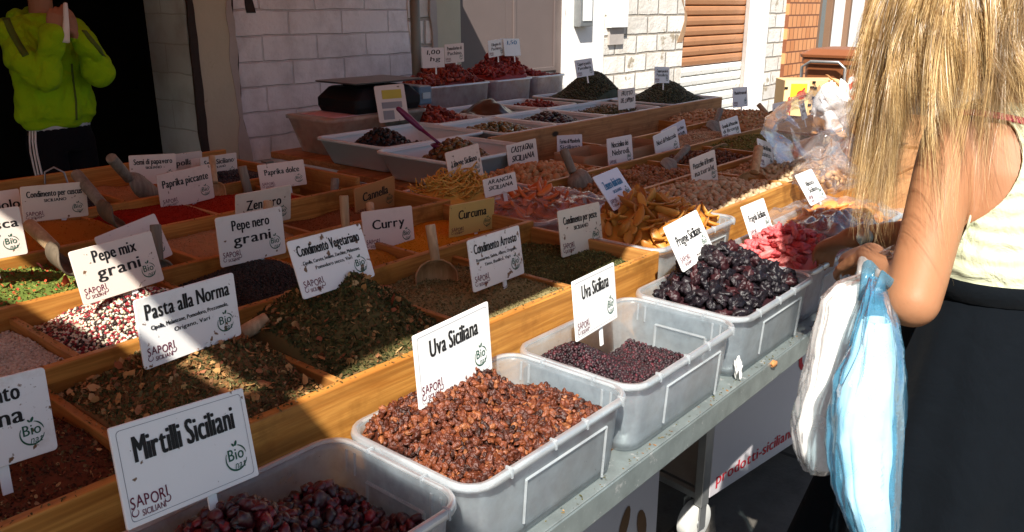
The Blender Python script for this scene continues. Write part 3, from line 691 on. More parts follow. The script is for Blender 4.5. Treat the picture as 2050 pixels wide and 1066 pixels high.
# --- spices and herbs ---------------------------------------------------------------------------
mg_norma = M_grain('norma_mix', [(0, (.045, .042, .014)), (.35, (.09, .085, .026)), (.62, (.14, .115, .045)), (.8, (.16, .08, .03)), (.93, (.26, .12, .04)), (1, (.42, .27, .12))], .85, .2)
mg_chip = M_grain('dried_vegetable_chips', [(0, (.46, .27, .10)), (.4, (.34, .17, .06)), (.7, (.22, .06, .025)), (1, (.55, .40, .18))], .7, .3, .3, 150)
mg_veg = M_grain('vegetable_mix', [(0, (.03, .034, .012)), (.4, (.065, .068, .02)), (.75, (.10, .085, .03)), (.92, (.17, .075, .03)), (1, (.40, .24, .09))], .85, .2)
mg_fine = M_grain('roast_herbs', [(0, (.09, .08, .032)), (.5, (.17, .145, .06)), (.85, (.25, .21, .095)), (1, (.36, .30, .15))], .9, .15)
mg_fish = M_grain('fish_herbs', [(0, (.06, .065, .022)), (.5, (.11, .115, .04)), (1, (.22, .21, .08))], .9, .15)
mg_chili = M_grain('chili_herbs', [(0, (.05, .018, .010)), (.4, (.11, .035, .016)), (.7, (.16, .06, .022)), (.9, (.12, .09, .035)), (1, (.42, .24, .10))], .85, .2)
mg_green = M_grain('green_red_herbs', [(0, (.07, .11, .02)), (.5, (.16, .21, .04)), (.72, (.25, .24, .05)), (.86, (.38, .11, .03)), (1, (.44, .05, .025))], .8, .2)
mg_mixp = M_grain('mixed_pepper', [(0, (.025, .012, .010)), (.28, (.035, .02, .015)), (.3, (.20, .012, .018)), (.62, (.30, .03, .035)), (.64, (.55, .50, .38)), (.92, (.66, .60, .46)), (1, (.35, .33, .17))], .45, .4, .2, 500)
mg_blkp = M_grain('black_pepper', [(0, (.008, .007, .006)), (1, (.028, .022, .018))], .6, .35, .6, 500)
mg_whtp = M_grain('white_pepper', [(0, (.40, .34, .26)), (1, (.58, .52, .42))], .6, .3, .2, 500)
mg_poppy = M_grain('dark_seed', [(0, (.010, .010, .012)), (1, (.035, .035, .042))], .5, .4)
def box_of(i, k): return (DIV[i][k]+.0075, (DIV[i][k+1] if k+1 < len(DIV[i]) else END[i]-.0085)-.0075, RY[i]+th+.001, RY[i+1]-.001)
ZB = TT+.013
GS = 'heaps of spices in the pine box'
def herbs(name, label, box, h, mt, temps, n, chips=None, tilt=.9, zj=.0022):
    V, F = base_grid(*box, h, ZB); parts = [(V, F, mt)]
    P = rand_spots(*box, h, n, zj, .003); Vs, Fs = scatter(temps, P, rng.uniform(.6, 1.5, n), False, tilt); parts.append((Vs, Fs, mt))
    if chips:
        mt2, t2, n2, reg = chips; P = rand_spots(*(reg or box), h, n2, .003, .006); P[:, 2] += .003
        Vs, Fs = scatter(t2, P, rng.uniform(.5, 1.5, n2), False, .8); parts.append((Vs, Fs, mt2))
    stuff(name, label, 'spice', parts, GS)
b1 = box_of(0, 1); herbs('chili_herb_mix', 'dark red chili and herb mix in the front box compartment under the Condimento Siciliana card', b1, hf(.957, [(-.42, .52, .12, .12, .022)], 1), mg_chili, leafs(.006, .0035, .001), 9000, (mg_chip, leafs(.007, .005, .001), 260, None))
b2 = box_of(0, 2); herbs('norma_herb_mix', 'greenish brown pasta herb mix heaped under the Pasta alla Norma card', b2, hf(.945, [(-.085, .53, .15, .16, .108)], 2, .005), mg_norma, leafs(.007, .0035, .0012), 15000, (mg_chip, leafs(.013, .009, .003), 420, None))
b3 = box_of(0, 3); h3 = hf(.94, [(.215, .53, .15, .16, .145)], 3, .006)
herbs('vegetable_herb_mix', 'dark green vegetable mix with tan chips heaped under the Condimento Vegetariano card', b3, h3, mg_veg, leafs(.008, .004, .0015), 14000, (mg_chip, leafs(.017, .012, .004), 330, None))
herbs('roast_herb_mix', 'fine olive brown roast herbs under the Condimento Arrosto card', box_of(0, 4), hf(.962, [(.60, .50, .16, .14, .018)], 4, .003), mg_fine, leafs(.0052, .002, .0006), 12000)
herbs('fish_herb_mix', 'fine dark green fish herbs under the Condimento per pesce card', box_of(0, 5), hf(.955, [(.90, .48, .14, .12, .014)], 5, .003), mg_fish, leafs(.005, .002, .0006), 12000)
def corns(name, label, box, h, mt, r, s, layers=2, sub=1):
    V, F = base_grid(*box, lambda x, y: h(x, y)-r*.8, ZB); parts = [(V, F, mt)]
    for l in range(layers):
        P = spots(*box, h, s, .5, -r*.6*l, r); Vs, Fs = scatter(seeds(r, .07, 3, sub=sub), P, rng.uniform(.8, 1.15, len(P))); parts.append((Vs, Fs, mt))
    stuff(name, label, 'spice', parts, GS)
corns('white_peppercorns', 'pale round white peppercorns in the pine compartment left of the mixed pepper', box_of(1, 1), hf(.972, [(-.3, .86, .15, .12, .016)], 6), mg_whtp, .0035, .0062)
corns('mixed_peppercorns', 'red white and black peppercorns heaped under the Pepe mix grani card', box_of(1, 2), hf(.958, [(-.0, .90, .13, .13, .062)], 7), mg_mixp, .0034, .0062)
corns('black_peppercorns', 'black peppercorns heaped under the Pepe nero grani card', box_of(1, 3), hf(.955, [(.285, .93, .13, .16, .055)], 8), mg_blkp, .0032, .0060)
m_curry = M_powder('curry_powder', (.46, .21, .03), (.34, .13, .015)); m_curc = M_powder('turmeric_powder', (.58, .24, .012), (.46, .16, .006))
m_pap = M_powder('paprika_powder', (.30, .022, .008), (.20, .012, .005)); m_papd = M_powder('sweet_paprika', (.33, .03, .010), (.22, .016, .006))
m_cus = M_powder('couscous_spice', (.42, .15, .018), (.30, .09, .01)); m_gin = M_powder('ginger_powder', (.46, .30, .16), (.36, .22, .11)); m_cin = M_powder('cinnamon_powder', (.22, .095, .04), (.15, .06, .022)); m_gpep = M_powder('ground_pepper', (.20, .16, .11), (.11, .085, .06), 200)
def powder(name, label, box, h, mt):
    V, F = base_grid(*box, h, ZB, 44); parts = [(V, F, mt)]
    P = rand_spots(*box, h, 2600, .0008); Vs, Fs = scatter(seeds(.0013, .2, 2), P, rng.uniform(.5, 1.6, len(P))); parts.append((Vs, Fs, mt)); stuff(name, label, 'spice', parts, GS)
powder('curry', 'yellow brown curry powder under the Curry card', box_of(1, 4), hf(.968, [(.5, .86, .1, .1, .022)], 9, .004, 18), m_curry)
powder('turmeric', 'bright orange turmeric powder behind the Curcuma card', box_of(1, 5), hf(.962, [(.78, .88, .12, .1, .015)], 10, .004, 18), m_curc)
herbs('green_red_herb_mix', 'bright green and red pasta herb mix in the sunlit stripe', (DIV[2][0]+.01, DIV[2][2]-.008, RY[2]+th+.001, RY[3]-.001), hf(.985, [(-.14, 1.18, .14, .13, .05)], 11, .006), mg_green, leafs(.009, .005, .002), 9000, (M_grain('dried_chili', [(0, (.30, .015, .01)), (1, (.42, .05, .02))], .4, .5), leafs(.03, .012, .006), 26, None))
powder('ground_pepper', 'grey ground pepper low in its compartment behind the mixed peppercorns', box_of(2, 2), hf(.958, [(.1, 1.22, .1, .1, .02)], 12, .004, 18), m_gpep)
powder('ginger_powder', 'beige ginger powder behind the Zenzero card', box_of(2, 3), hf(.985, [(.4, 1.2, .13, .12, .016)], 13, .004, 18), m_gin)
powder('cinnamon_powder', 'brown cinnamon powder under the Cannella card', box_of(2, 4), hf(.955, [(.75, 1.2, .13, .12, .018)], 14, .004, 18), m_cin)
powder('couscous_spice', 'orange couscous spice under the Condimento per cuscus card', (DIV[3][0], DIV[3][2]-.008, RY[3]+th+.001, RY[4]-.001), hf(.985, [(.1, 1.54, .18, .13, .055)], 15, .004, 18), m_cus)
powder('hot_paprika', 'deep red paprika powder under the Paprika piccante card', box_of(3, 2), hf(.995, [(.385, 1.54, .12, .13, .028)], 16, .004, 18), m_pap)
powder('sweet_paprika', 'red paprika powder under the Paprika dolce card', box_of(3, 3), hf(.992, [(.65, 1.54, .13, .13, .026)], 17, .004, 18), m_papd)
corns('poppy_seeds', 'black poppy seeds under the Semi di papavero card', (.09, .392, RY[4]+th+.001, RY[5]-.001), hf(.985, [(.32, 1.9, .1, .15, .03)], 18), mg_poppy, .0030, .0068, 1)
corns('black_seeds', 'tiny black seeds under the partly hidden Siciliano card', (.668, .94, RY[4]+th+.001, RY[5]-.001), hf(.985, [(.80, 1.86, .13, .13, .045)], 19), mg_poppy, .0040, .0078, 1)
powder('onion_powder', 'tan powder behind the poppy seed card', (.408, .652, RY[4]+th+.001, RY[5]-.001), hf(.98, [(.5, 1.9, .12, .15, .02)], 20), m_gin)
# cinnamon sticks lying along the last compartment
mg_stick = M_grain('cinnamon_bark', [(0, (.20, .09, .035)), (1, (.34, .17, .075))], .8, .2, .5, 60)
def curl(L, r):
    q = MB(); rings = []
    for t in np.linspace(0, 1, 5):
        ring = [((t-.5)*L, (r*(1-.25*a/9))*math.cos(a), (r*(1-.25*a/9))*math.sin(a)) for a in np.linspace(0, 7.2, 12)]; rings.append(ring)
    V = [p for ring in rings for p in ring]; F = []
    for k in range(4):
        for i in range(11): F.append((k*12+i, k*12+i+1, (k+1)*12+i+1, (k+1)*12+i))
    return np.array(V), tri(np.array(F))
P = rand_spots(-.3, .03, 1.74, 2.10, lambda x, y: np.full(np.shape(x), 1.0), 34, .018)
items('cinnamon_stick', [curl(.12, .006), curl(.14, .005), curl(.10, .007)], P, 1, 'rolled brown cinnamon stick in the compartment by the back plank', 'cinnamon stick', 'cinnamon sticks', mg_stick, False, .12)
# --- dried fruit in the front bins -----------------------------------------------------------------
mg_rais = M_grain('brown_raisin', [(0, (.03, .009, .005)), (.25, (.085, .019, .008)), (.6, (.155, .036, .013)), (.85, (.235, .062, .020)), (1, (.36, .125, .04))], .40, .5, 1.0, 260, 110)
hr = hf(.930, [(.13, .20, .13, .09, .058), (.245, .215, .045, .05, .028), (.36, .235, .07, .06, -.035), (.33, .05, .12, .09, -.008)], 31, .004, 40)
hr0 = hr
hr = lambda x, y: hr0(x, y)-.026*np.exp(-np.maximum(0, np.minimum(np.minimum(np.asarray(x)-.018, .378-np.asarray(x)), np.minimum(np.asarray(y)-.018, .257-np.asarray(y))))/.014)
rt = [blob(3, .0086, .0062, .0038, .15, 2.6, 300+i, .24, 5.0) for i in range(8)]
rest = [(*base_grid(.021, .375, .021, .254, lambda x, y: hr(x, y)-.006, .816), mg_rais)]
P = np.concatenate([spots(.02, .376, .02, .255, hr, .0088, .5, 0, .004), spots(.02, .376, .02, .255, hr, .0095, .5, .0045, .006)]); P[:, 2] += rng.normal(0, .0016, len(P))
items('raisin', rt, P, rng.uniform(.75, 1.25, len(P)), 'wrinkled brown raisin in the heap below the nearer Uva Siciliana card', 'raisin', 'brown raisins in the clear bin', mg_rais, False, 1.1, 300, True, rest)
stuff('raisins', 'mass of brown raisins filling the clear bin', 'raisins', rest)
mg_curr = M_grain('dark_currant', [(0, (.010, .006, .008)), (.5, (.028, .010, .014)), (.85, (.06, .014, .02)), (1, (.12, .02, .03))], .45, .45, .7, 300, 120)
hc_ = hf(.858, [(.475, .185, .10, .09, .098), (.60, .225, .04, .03, .015), (.62, .12, .1, .08, .006)], 32, .003, 40)
ct = [blob(1, .0046, .0038, .0032, .16, 3, 330+i, .12, 4) for i in range(4)]
P = np.concatenate([spots(.433, .764, .034, .245, hc_, .0056, .5, 0, .003), spots(.433, .764, .034, .245, hc_, .0066, .5, .0026, .004)])
Vs, Fs = scatter(ct, P, rng.uniform(.75, 1.3, len(P)))
stuff('currants', 'small dark purple currants sloping down in the clear bin under the farther Uva Siciliana card', 'currants', [(*base_grid(.432, .766, .032, .246, lambda x, y: hc_(x, y)-.003, .814), mg_curr), (Vs, Fs, mg_curr)])
mg_prun = M_grain('black_prune', [(0, (.006, .005, .008)), (.7, (.012, .007, .010)), (1, (.040, .008, .010))], .42, .38, 1.0, 140, 0, 0, 0)
hp_ = hf(.925, [(1.04, .155, .13, .10, .085), (.92, .20, .1, .08, .022)], 33, .004, 20)
pt_ = [blob(3, .021, .017, .0115, .15, 2.6, 350+i, .30, 5.0) for i in range(8)]
P = np.concatenate([spots(.825, 1.178, .022, .255, hp_, .024, .35, 0, .014), spots(.85, 1.15, .05, .23, hp_, .029, .4, .012, .006)])
items('prune', pt_, P, rng.uniform(.8, 1.25, len(P)), 'shiny black wrinkled prune heaped below the Prugne Siciliane card', 'prune', 'prunes heaped in the clear bin', mg_prun, False, .9)
stuff('prunes', 'dark prunes filling the lower part of the clear bin', 'prunes', [(*base_grid(.826, 1.172, .026, .250, lambda x, y: hp_(x, y)-.012, .82, 34, .022, .10), mg_prun)])
mg_cran = M_grain('dark_cranberry', [(0, (.016, .004, .006)), (.5, (.05, .006, .010)), (.85, (.13, .010, .016)), (1, (.26, .02, .03))], .35, .5, .9, 90, 60)
hk = hf(.868, [(-.27, .14, .12, .11, .125), (-.105, .19, .05, .05, .045), (-.045, .05, .032, .036, .045)], 34, .006, 30)
rest_k = []
kt = [blob(2, .0115, .0095, .0075, .16, 2.6, 370+i, .16, 4) for i in range(5)]
P = np.concatenate([spots(-.37, -.035, .032, .244, hk, .0145, .4, 0, .008), spots(-.36, -.04, .03, .24, hk, .018, .4, .007, .006)])
items('cranberry', kt, P, rng.uniform(.75, 1.3, len(P)), 'dark red dried cranberry in the bin under the Mirtilli Siciliani card', 'cranberry', 'dried cranberries in the clear bin', mg_cran, False, 1.0, 290, True, rest_k)
stuff('cranberries', 'dark cranberries covering the floor of the clear bin', 'cranberries', [(*base_grid(-.372, -.033, .03, .246, lambda x, y: hk(x, y)-.006, .814), mg_cran)]+rest_k)
mg_straw = M_grain('candied_strawberry', [(0, (.52, .065, .075)), (.6, (.66, .135, .14)), (1, (.72, .24, .22))], .5, .35, 1.0, 120, 0, .2)
hs = hf(.925, [(1.36, .15, .14, .10, .072)], 35, .005, 20)
P = np.concatenate([spots(1.225, 1.575, .045, .272, hs, .025, .4, 0, .014), spots(1.26, 1.5, .07, .25, hs, .028, .4, .011, .006)])
items('candied_strawberry', [blob(3, .019, .0135, .009, .14, 2.6, 380+i, .24, 4.5) for i in range(6)], P, rng.uniform(.8, 1.2, len(P)), 'pink candied strawberry heaped below the Fragola Siciliana card', 'strawberry', 'candied strawberries', mg_straw, False, .6)
stuff('strawberries', 'pink strawberries filling the bottom of their bin', 'strawberries', [(*base_grid(1.222, 1.576, .042, .274, lambda x, y: hs(x, y)-.01, .816), mg_straw)])
mg_apr = M_grain('dried_apricot', [(0, (.62, .20, .05)), (1, (.72, .33, .10))], .4, .45, .3, 60, 0, .25)
ha = hf(.945, [(1.78, .17, .14, .09, .028)], 36)
P = np.concatenate([spots(1.63, 1.97, .06, .28, ha, .040, .3, 0, .015), spots(1.66, 1.95, .08, .26, ha, .045, .3, .012, .006)])
items('dried_apricot', [blob(2, .024, .019, .0075, .07, 2, 390+i) for i in range(3)], P, rng.uniform(.85, 1.2, len(P)), 'orange dried apricot under crumpled film below the Albicocca card', 'apricot', 'dried apricots', mg_apr, False, .5)
stuff('apricots', 'orange apricots filling the bottom of the film covered bin', 'apricots', [(*base_grid(1.624, 1.974, .054, .282, lambda x, y: ha(x, y)-.01, .816), mg_apr)])
# --- candied fruit in the middle bins ----------------------------------------------------------------
mg_ging = M_grain('candied_ginger', [(0, (.36, .135, .02)), (.6, (.50, .22, .035)), (1, (.60, .33, .08))], .45, .4, .4, 60, 0, .15)
hg = hf(.965, [(1.22, .50, .15, .11, .088), (1.38, .42, .08, .08, .02)], 37, .005, 18)
def slice_(l, w_, t, bend, seed):
    V, F = blob(2, l, w_, t, .09, 2, seed); V = V.copy(); V[:, 2] += bend*(V[:, 0]/l)**2; return V, F
P = np.concatenate([spots(1.035, 1.437, .345, .617, hg, .034, .4, 0, .02), spots(1.06, 1.42, .36, .6, hg, .040, .45, .012, .01)])
items('ginger_slice', [slice_(.031, .0125, .0045, .007, 400+i) for i in range(5)], P, rng.uniform(.75, 1.25, len(P)), 'yellow orange candied ginger slice in the clear bin behind the prunes', 'ginger slice', 'candied ginger slices', mg_ging, False, .8)
stuff('ginger', 'yellow candied ginger filling the bottom of its bin', 'ginger', [(*base_grid(1.032, 1.44, .342, .62, lambda x, y: hg(x, y)-.012, .846), mg_ging)])
mg_orng = M_grain('candied_orange', [(0, (.48, .09, .02)), (1, (.58, .17, .04))], .35, .5, .3, 60, 0, .15)
ho = hf(.955, [(1.21, .85, .15, .1, .085)], 38)
P = spots(1.035, 1.395, .715, .975, ho, .030, .4, 0, .02)
items('orange_peel', [slice_(.034, .012, .006, .008, 420+i) for i in range(4)], P, rng.uniform(.8, 1.2, len(P)), 'red orange strip of candied orange peel under clear film', 'orange peel', 'candied orange peel', mg_orng, False, .5)
stuff('orange_peels', 'candied orange peel filling the bottom of its bin', 'orange peel', [(*base_grid(1.032, 1.40, .712, .978, lambda x, y: ho(x, y)-.008, .848), mg_orng)])
mg_lem = M_grain('candied_lemon', [(0, (.56, .28, .04)), (1, (.68, .42, .09))], .45, .4, 0, 60, 0, .15)
hl = hf(.935, [(1.18, 1.17, .15, .12, .115)], 39)
def strip(L, r, k, seed):
    g = np.random.default_rng(seed); q = MB(); P = [np.array([(t-.5)*L, k*math.sin(t*3.1)+g.normal(0, .001), k*.6*math.cos(t*4)+g.normal(0, .001)]) for t in np.linspace(0, 1, 7)]
    q.tube(P, [r*.6]+[r]*5+[r*.6], 5); V = np.array(q.V); F = []
    for f in q.F:
        for i in range(1, len(f)-1): F.append((f[0], f[i], f[i+1]))
    return V, np.array(F)
P = np.concatenate([rand_spots(1.06, 1.40, 1.06, 1.29, hl, 420, .006, .02)])
V, F = scatter([strip(.07, .0026, .012, 1), strip(.055, .003, .016, 2), strip(.08, .0024, .008, 3)], P, rng.uniform(.8, 1.2, len(P)), False, .6)
stuff('lemon_strips', 'tangle of thin yellow candied lemon strips under the Limone card', 'lemon strips', [(*base_grid(1.055, 1.415, 1.045, 1.305, lambda x, y: hl(x, y)-.006, .838), mg_lem), (V, F, mg_lem)])
# --- nuts -------------------------------------------------------------------------------------------------
mg_pist = M_grain('pistachio_shell', [(0, (.36, .24, .13)), (.6, (.48, .35, .21)), (1, (.58, .45, .28))], .6, .3, .3, 120, 0)
mg_hazel = M_grain('hazelnut', [(0, (.26, .11, .035)), (1, (.44, .22, .085))], .55, .35, .3, 100, 60)
mg_chest = M_grain('peeled_chestnut', [(0, (.40, .20, .08)), (1, (.56, .33, .15))], .6, .3, .5, 80, 0)
mg_waln = M_grain('walnut_kernel', [(0, (.10, .035, .014)), (1, (.24, .10, .04))], .6, .3, .8, 120, 60)
mg_alm = M_grain('almond', [(0, (.36, .19, .08)), (.7, (.48, .28, .13)), (1, (.56, .38, .2))], .6, .3, .3, 100, 0)
mg_pgr = M_grain('pistachio_grain', [(0, (.10, .11, .025)), (.6, (.20, .20, .05)), (.85, (.28, .22, .07)), (1, (.20, .08, .05))], .8, .2)
def nuts(name, label, cat, group, box, h, mt, temps, s, sz, r, massname, masslabel, tops=1, full=True, cap=300):
    rest = [(*base_grid(box[0], box[1], box[2], box[3], lambda x, y: h(x, y)-r*.7, ZB), mt)]
    P = spots(*box, h, s, .4, 0, r)
    if tops > 1: P = np.concatenate([P, spots(*box, h, s*1.25, .45, r*.8, r*1.3)])
    items(name, temps, P, rng.uniform(*sz, len(P)), label, cat, group, mt, full, .9, cap, True, rest); stuff(massname, masslabel, cat, rest)
nuts('pistachio', 'pale pistachio in its shell below the nearer Pistacchio di Bronte card', 'pistachio', 'pistachios in the nearer compartment', (1.497, 2.09, .428, .738), hf(.955, [(1.72, .60, .22, .14, .035)], 41), mg_pist, [blob(2, .0125, .0085, .008, .05, 2, 430+i) for i in range(3)], .0195, (.85, 1.2), .009, 'pistachios', 'mass of pistachios filling the nearer compartment', 2, cap=200)
nuts('pistachio', 'pistachio in its shell below the farther Pistacchio di Bronte card', 'pistachio', 'pistachios in the farther compartment', (2.11, 2.74, .428, .738), hf(.955, [(2.4, .58, .2, .14, .03)], 42), mg_pist, [blob(1, .0125, .0085, .008, .05, 2, 440+i) for i in range(3)], .023, (.85, 1.2), .009, 'pistachios', 'mass of pistachios filling the farther compartment', cap=90)
nuts('hazelnut', 'round brown hazelnut below the Nocciolina card', 'hazelnut', 'hazelnuts', (1.478, 2.15, .758, 1.048), hf(.948, [(1.8, .93, .25, .13, .03)], 43), mg_hazel, [blob(1, .009, .0085, .008, .06, 2, 450+i) for i in range(3)], .019, (.85, 1.2), .008, 'hazelnuts', 'mass of hazelnuts filling their compartment', 2)
nuts('walnut_half', 'dark shelled walnut half below the Noci card', 'walnut', 'shelled walnuts', (2.17, 2.61, .758, 1.048), hf(.945, [(2.38, .93, .18, .12, .035)], 44), mg_waln, [blob(2, .014, .012, .008, .2, 3, 460+i, .2, 4) for i in range(3)], .026, (.8, 1.2), .009, 'walnuts', 'mass of dark walnut halves', 1)
V, F = scatter(seeds(.0035, .3, 3), rand_spots(2.63, 3.28, .758, 1.048, hf(.955, [(2.85, .92, .2, .12, .04)], 45), 6000, .002), 1.0)
stuff('pistachio_granules', 'green chopped pistachio granules below the Granella card', 'pistachio granules', [(*base_grid(2.63, 3.28, .758, 1.048, hf(.953, [(2.85, .92, .2, .12, .04)], 45), ZB), mg_pgr), (V, F, mg_pgr)])
nuts('chestnut', 'peeled dried chestnut below the handwritten Castagna card', 'chestnut', 'peeled chestnuts', (1.46, 1.91, 1.068, 1.358), hf(.952, [(1.62, 1.2, .2, .13, .046)], 46), mg_chest, [blob(2, .0135, .0115, .009, .12, 2.4, 470+i, .06, 3) for i in range(4)], .0245, (.85, 1.2), .01, 'chestnuts', 'mass of peeled chestnuts filling their compartment', 2)
nuts('almond', 'shelled brown almond heaped below the Mandorle naturali card', 'almond', 'almonds in the far compartment', (3.21, 3.88, 1.068, 1.36), hf(.955, [(3.42, 1.22, .25, .16, .085)], 47), mg_alm, [blob(1, .0125, .0075, .005, .06, 2, 480+i) for i in range(3)], .023, (.85, 1.3), .008, 'almonds', 'mass of almonds filling the far compartment', 1, cap=170)
nuts('almond', 'shelled almond beside the raw back board', 'almond', 'almonds by the back board', (3.26, 3.93, 1.378, 1.638), hf(.955, [(3.5, 1.48, .25, .16, .06)], 48), mg_alm, [blob(1, .0125, .0075, .005, .06, 2, 490+i) for i in range(3)], .026, (.85, 1.3), .008, 'almonds', 'mass of almonds by the back board', 1, cap=90)
V, F = scatter(seeds(.004, .3, 3), rand_spots(2.56, 3.19, 1.068, 1.358, hf(.95, [(2.9, 1.2, .2, .12, .03)], 49), 4000, .002), 1.0)
stuff('pale_granules', 'pale nut granules in the compartment behind the pistachio granules', 'nut granules', [(*base_grid(2.56, 3.19, 1.068, 1.358, hf(.948, [(2.9, 1.2, .2, .12, .03)], 49), ZB), mg_pist), (V, F, mg_pist)])
# --- olives, capers and dried tomatoes -------------------------------------------------------------------
def tray_fill(key, name, label, cat, group, h, mt, temps, s, sz, r, massname, masslabel, full=True, cap=300, tops=1):
    b_ = trays[key]; cx, cy = b_.location[0], b_.location[1]
    bb = {'t1': (1.44, 2.04, 1.80, 2.25), 't2': (1.37, 1.875, 1.365, 1.79), 'red': (2.05, 2.40, 2.13, 2.55), 'go': (2.03, 2.42, 1.68, 2.12), 'bo': (2.425, 2.84, 1.68, 2.12), 'bag': (2.42, 2.86, 2.13, 2.55), 'sm': (2.87, 3.20, 2.13, 2.55), 'fr': (2.845, 3.36, 1.68, 2.12), 'c1': (3.32, 3.88, 2.13, 2.60), 'c2': (3.47, 4.05, 1.68, 2.12)}[key]
    bb = (bb[0]+.038, bb[1]-.038, bb[2]+.038, bb[3]-.038)
    P = spots(*bb, h, s, .4, 0, r); P = P[P[:, 2] > .937]
    rest = [(*base_grid(*bb, lambda x, y: h(x, y)-r*.7, .9335), mt)]
    if tops > 1: P = np.concatenate([P, spots(bb[0]+.02, bb[1]-.02, bb[2]+.02, bb[3]-.02, h, s*1.2, .4, r, r)])
    if name: items(name, temps, P, rng.uniform(*sz, len(P)), label, cat, group, mt, full, .9, cap, True, rest)
    else:
        V, F = scatter(temps, P, rng.uniform(*sz, len(P))); rest.append((V, F, mt))
    stuff(massname, masslabel, cat, rest)
mg_bol = M_grain('black_olive', [(0, (.008, .006, .008)), (1, (.035, .018, .022))], .28, .5)
mg_bolw = M_grain('wrinkled_black_olive', [(0, (.006, .005, .006)), (1, (.02, .014, .014))], .5, .4, .8, 90)
mg_gol = M_grain('green_olive', [(0, (.07, .055, .014)), (.6, (.14, .105, .026)), (1, (.19, .12, .04))], .25, .55)
mg_bro = M_grain('brown_olive', [(0, (.06, .028, .012)), (.6, (.14, .07, .022)), (1, (.17, .11, .03))], .35, .5)
mg_tom = M_grain('dried_tomato', [(0, (.10, .010, .008)), (.5, (.22, .022, .012)), (.9, (.33, .05, .02)), (1, (.42, .12, .04))], .45, .4, .7, 60)
mg_tom2 = M_grain('red_dried_tomato', [(0, (.13, .010, .010)), (.6, (.26, .02, .016)), (1, (.36, .045, .025))], .5, .35, .7, 80)
mg_cap = M_grain('caper', [(0, (.022, .026, .010)), (.6, (.05, .055, .022)), (1, (.10, .10, .05))], .55, .35)
mg_frut = M_grain('caper_fruit', [(0, (.08, .065, .022)), (1, (.17, .13, .05))], .4, .4)
tray_fill('t1', 'wrinkled_olive', 'small wrinkled black olive in the tray before the scale', 'olive', 'wrinkled black olives', hf(.945, [(1.62, 2.02, .14, .13, .115)], 51, .004, 15), mg_bolw, [blob(2, .012, .010, .009, .08, 2, 500+i, .1, 4) for i in range(3)], .021, (.8, 1.2), .009, 'olives', 'black olives at the bottom of the tray before the scale', cap=150)
tray_fill('t2', 'brown_olive', 'brown green olive in the tray with the purple ladle', 'olive', 'brown green olives', hf(.955, [(1.6, 1.56, .15, .12, .11)], 52, .004, 15), mg_bro, [blob(2, .0125, .0105, .010, .06, 2, 510+i) for i in range(3)], .0225, (.8, 1.2), .009, 'olives', 'brown green olives at the bottom of the ladle tray', cap=150)
tray_fill('go', 'green_olive', 'glossy green olive in the tray behind the raw back board', 'olive', 'glossy green olives', hf(.985, [(2.23, 1.88, .14, .14, .055)], 53, .005, 15), mg_gol, [blob(2, .0165, .014, .014, .03, 2, 520+i) for i in range(2)], .030, (.85, 1.15), .012, 'olives', 'green olives at the bottom of their tray')
tray_fill('bo', 'black_olive', 'glossy black olive in the tray behind the raw back board', 'olive', 'glossy black olives', hf(.985, [(2.63, 1.88, .14, .14, .055)], 54, .005, 15), mg_bol, [blob(2, .016, .0135, .0135, .03, 2, 530+i) for i in range(2)], .030, (.85, 1.15), .012, 'olives', 'black olives at the bottom of their tray')
tm = [slice_(.022, .014, .006, .008, 540+i) for i in range(4)]
tray_fill('red', None, None, 'tomatoes', None, hf(.99, [(2.22, 2.32, .13, .15, .075)], 55, .006, 18), mg_tom, tm, .022, (.8, 1.3), .008, 'dried_tomatoes', 'dark dried tomatoes in the white tray below the tomato bin', False, tops=2)
tray_fill('sm', None, None, 'tomatoes', None, hf(.985, [(3.02, 2.3, .11, .13, .065)], 56, .005, 18), mg_tom, tm, .022, (.6, 1.1), .007, 'chopped_tomatoes', 'small heap of chopped red tomatoes in a white tray', False)
tray_fill('fr', None, None, 'caper fruit', None, hf(.985, [(3.06, 1.82, .16, .12, .055)], 57, .006, 18), mg_frut, [strip(.05, .0035, .01, 5), blob(2, .015, .009, .009, .05, 2, 5)], .022, (.8, 1.2), .008, 'caper_fruits', 'brown green caper fruits with stems', False, tops=2)
tray_fill('c1', None, None, 'capers', None, hf(.985, [(3.58, 2.32, .19, .17, .185)], 58, .004, 20), mg_cap, seeds(.0065, .1, 3), .0105, (.8, 1.3), .006, 'capers', 'tall cone of dark green capers under the Capperi card by the tomatoes', False, tops=2)
tray_fill('c2', None, None, 'capers', None, hf(.985, [(3.76, 1.90, .20, .17, .135)], 59, .004, 20), mg_cap, seeds(.0065, .1, 3), .0105, (.8, 1.3), .006, 'capers', 'tall cone of dark green capers rising behind the raw back board', False, tops=2)
def tom_heap(x0, x1, h, mt, n1, label):
    bb = (x0+.03, x1-.03, 2.96, 3.25); P = np.concatenate([spots(*bb, h, .021, .45, 0, .012), spots(*bb, h, .026, .45, .010, .015)])
    V, F = scatter(tm, P, rng.uniform(.7, 1.35, len(P)), False, 1.0)
    stuff('dried_tomatoes', label, 'tomatoes', [(*base_grid(*bb, lambda x, y: h(x, y)-.008, .935), mt), (V, F, mt)])
tom_heap(2.73, 3.36, hf(1.075, [(3.10, 3.12, .17, .14, .14), (2.86, 3.08, .10, .1, .05)], 61, .008, 20), mg_tom, 1, 'orange red dried tomatoes heaped below the 1,00 price card')
tom_heap(3.37, 3.79, hf(1.09, [(3.66, 3.12, .22, .14, .165)], 62, .007, 20), mg_tom2, 1, 'tall deep red heap of dried tomatoes below the folded white card')
tom_heap(3.80, 4.16, hf(1.075, [(3.84, 3.12, .15, .13, .055)], 63, .006, 20), mg_tom2, 1, 'low end of the red dried tomato heap in the last clear bin')

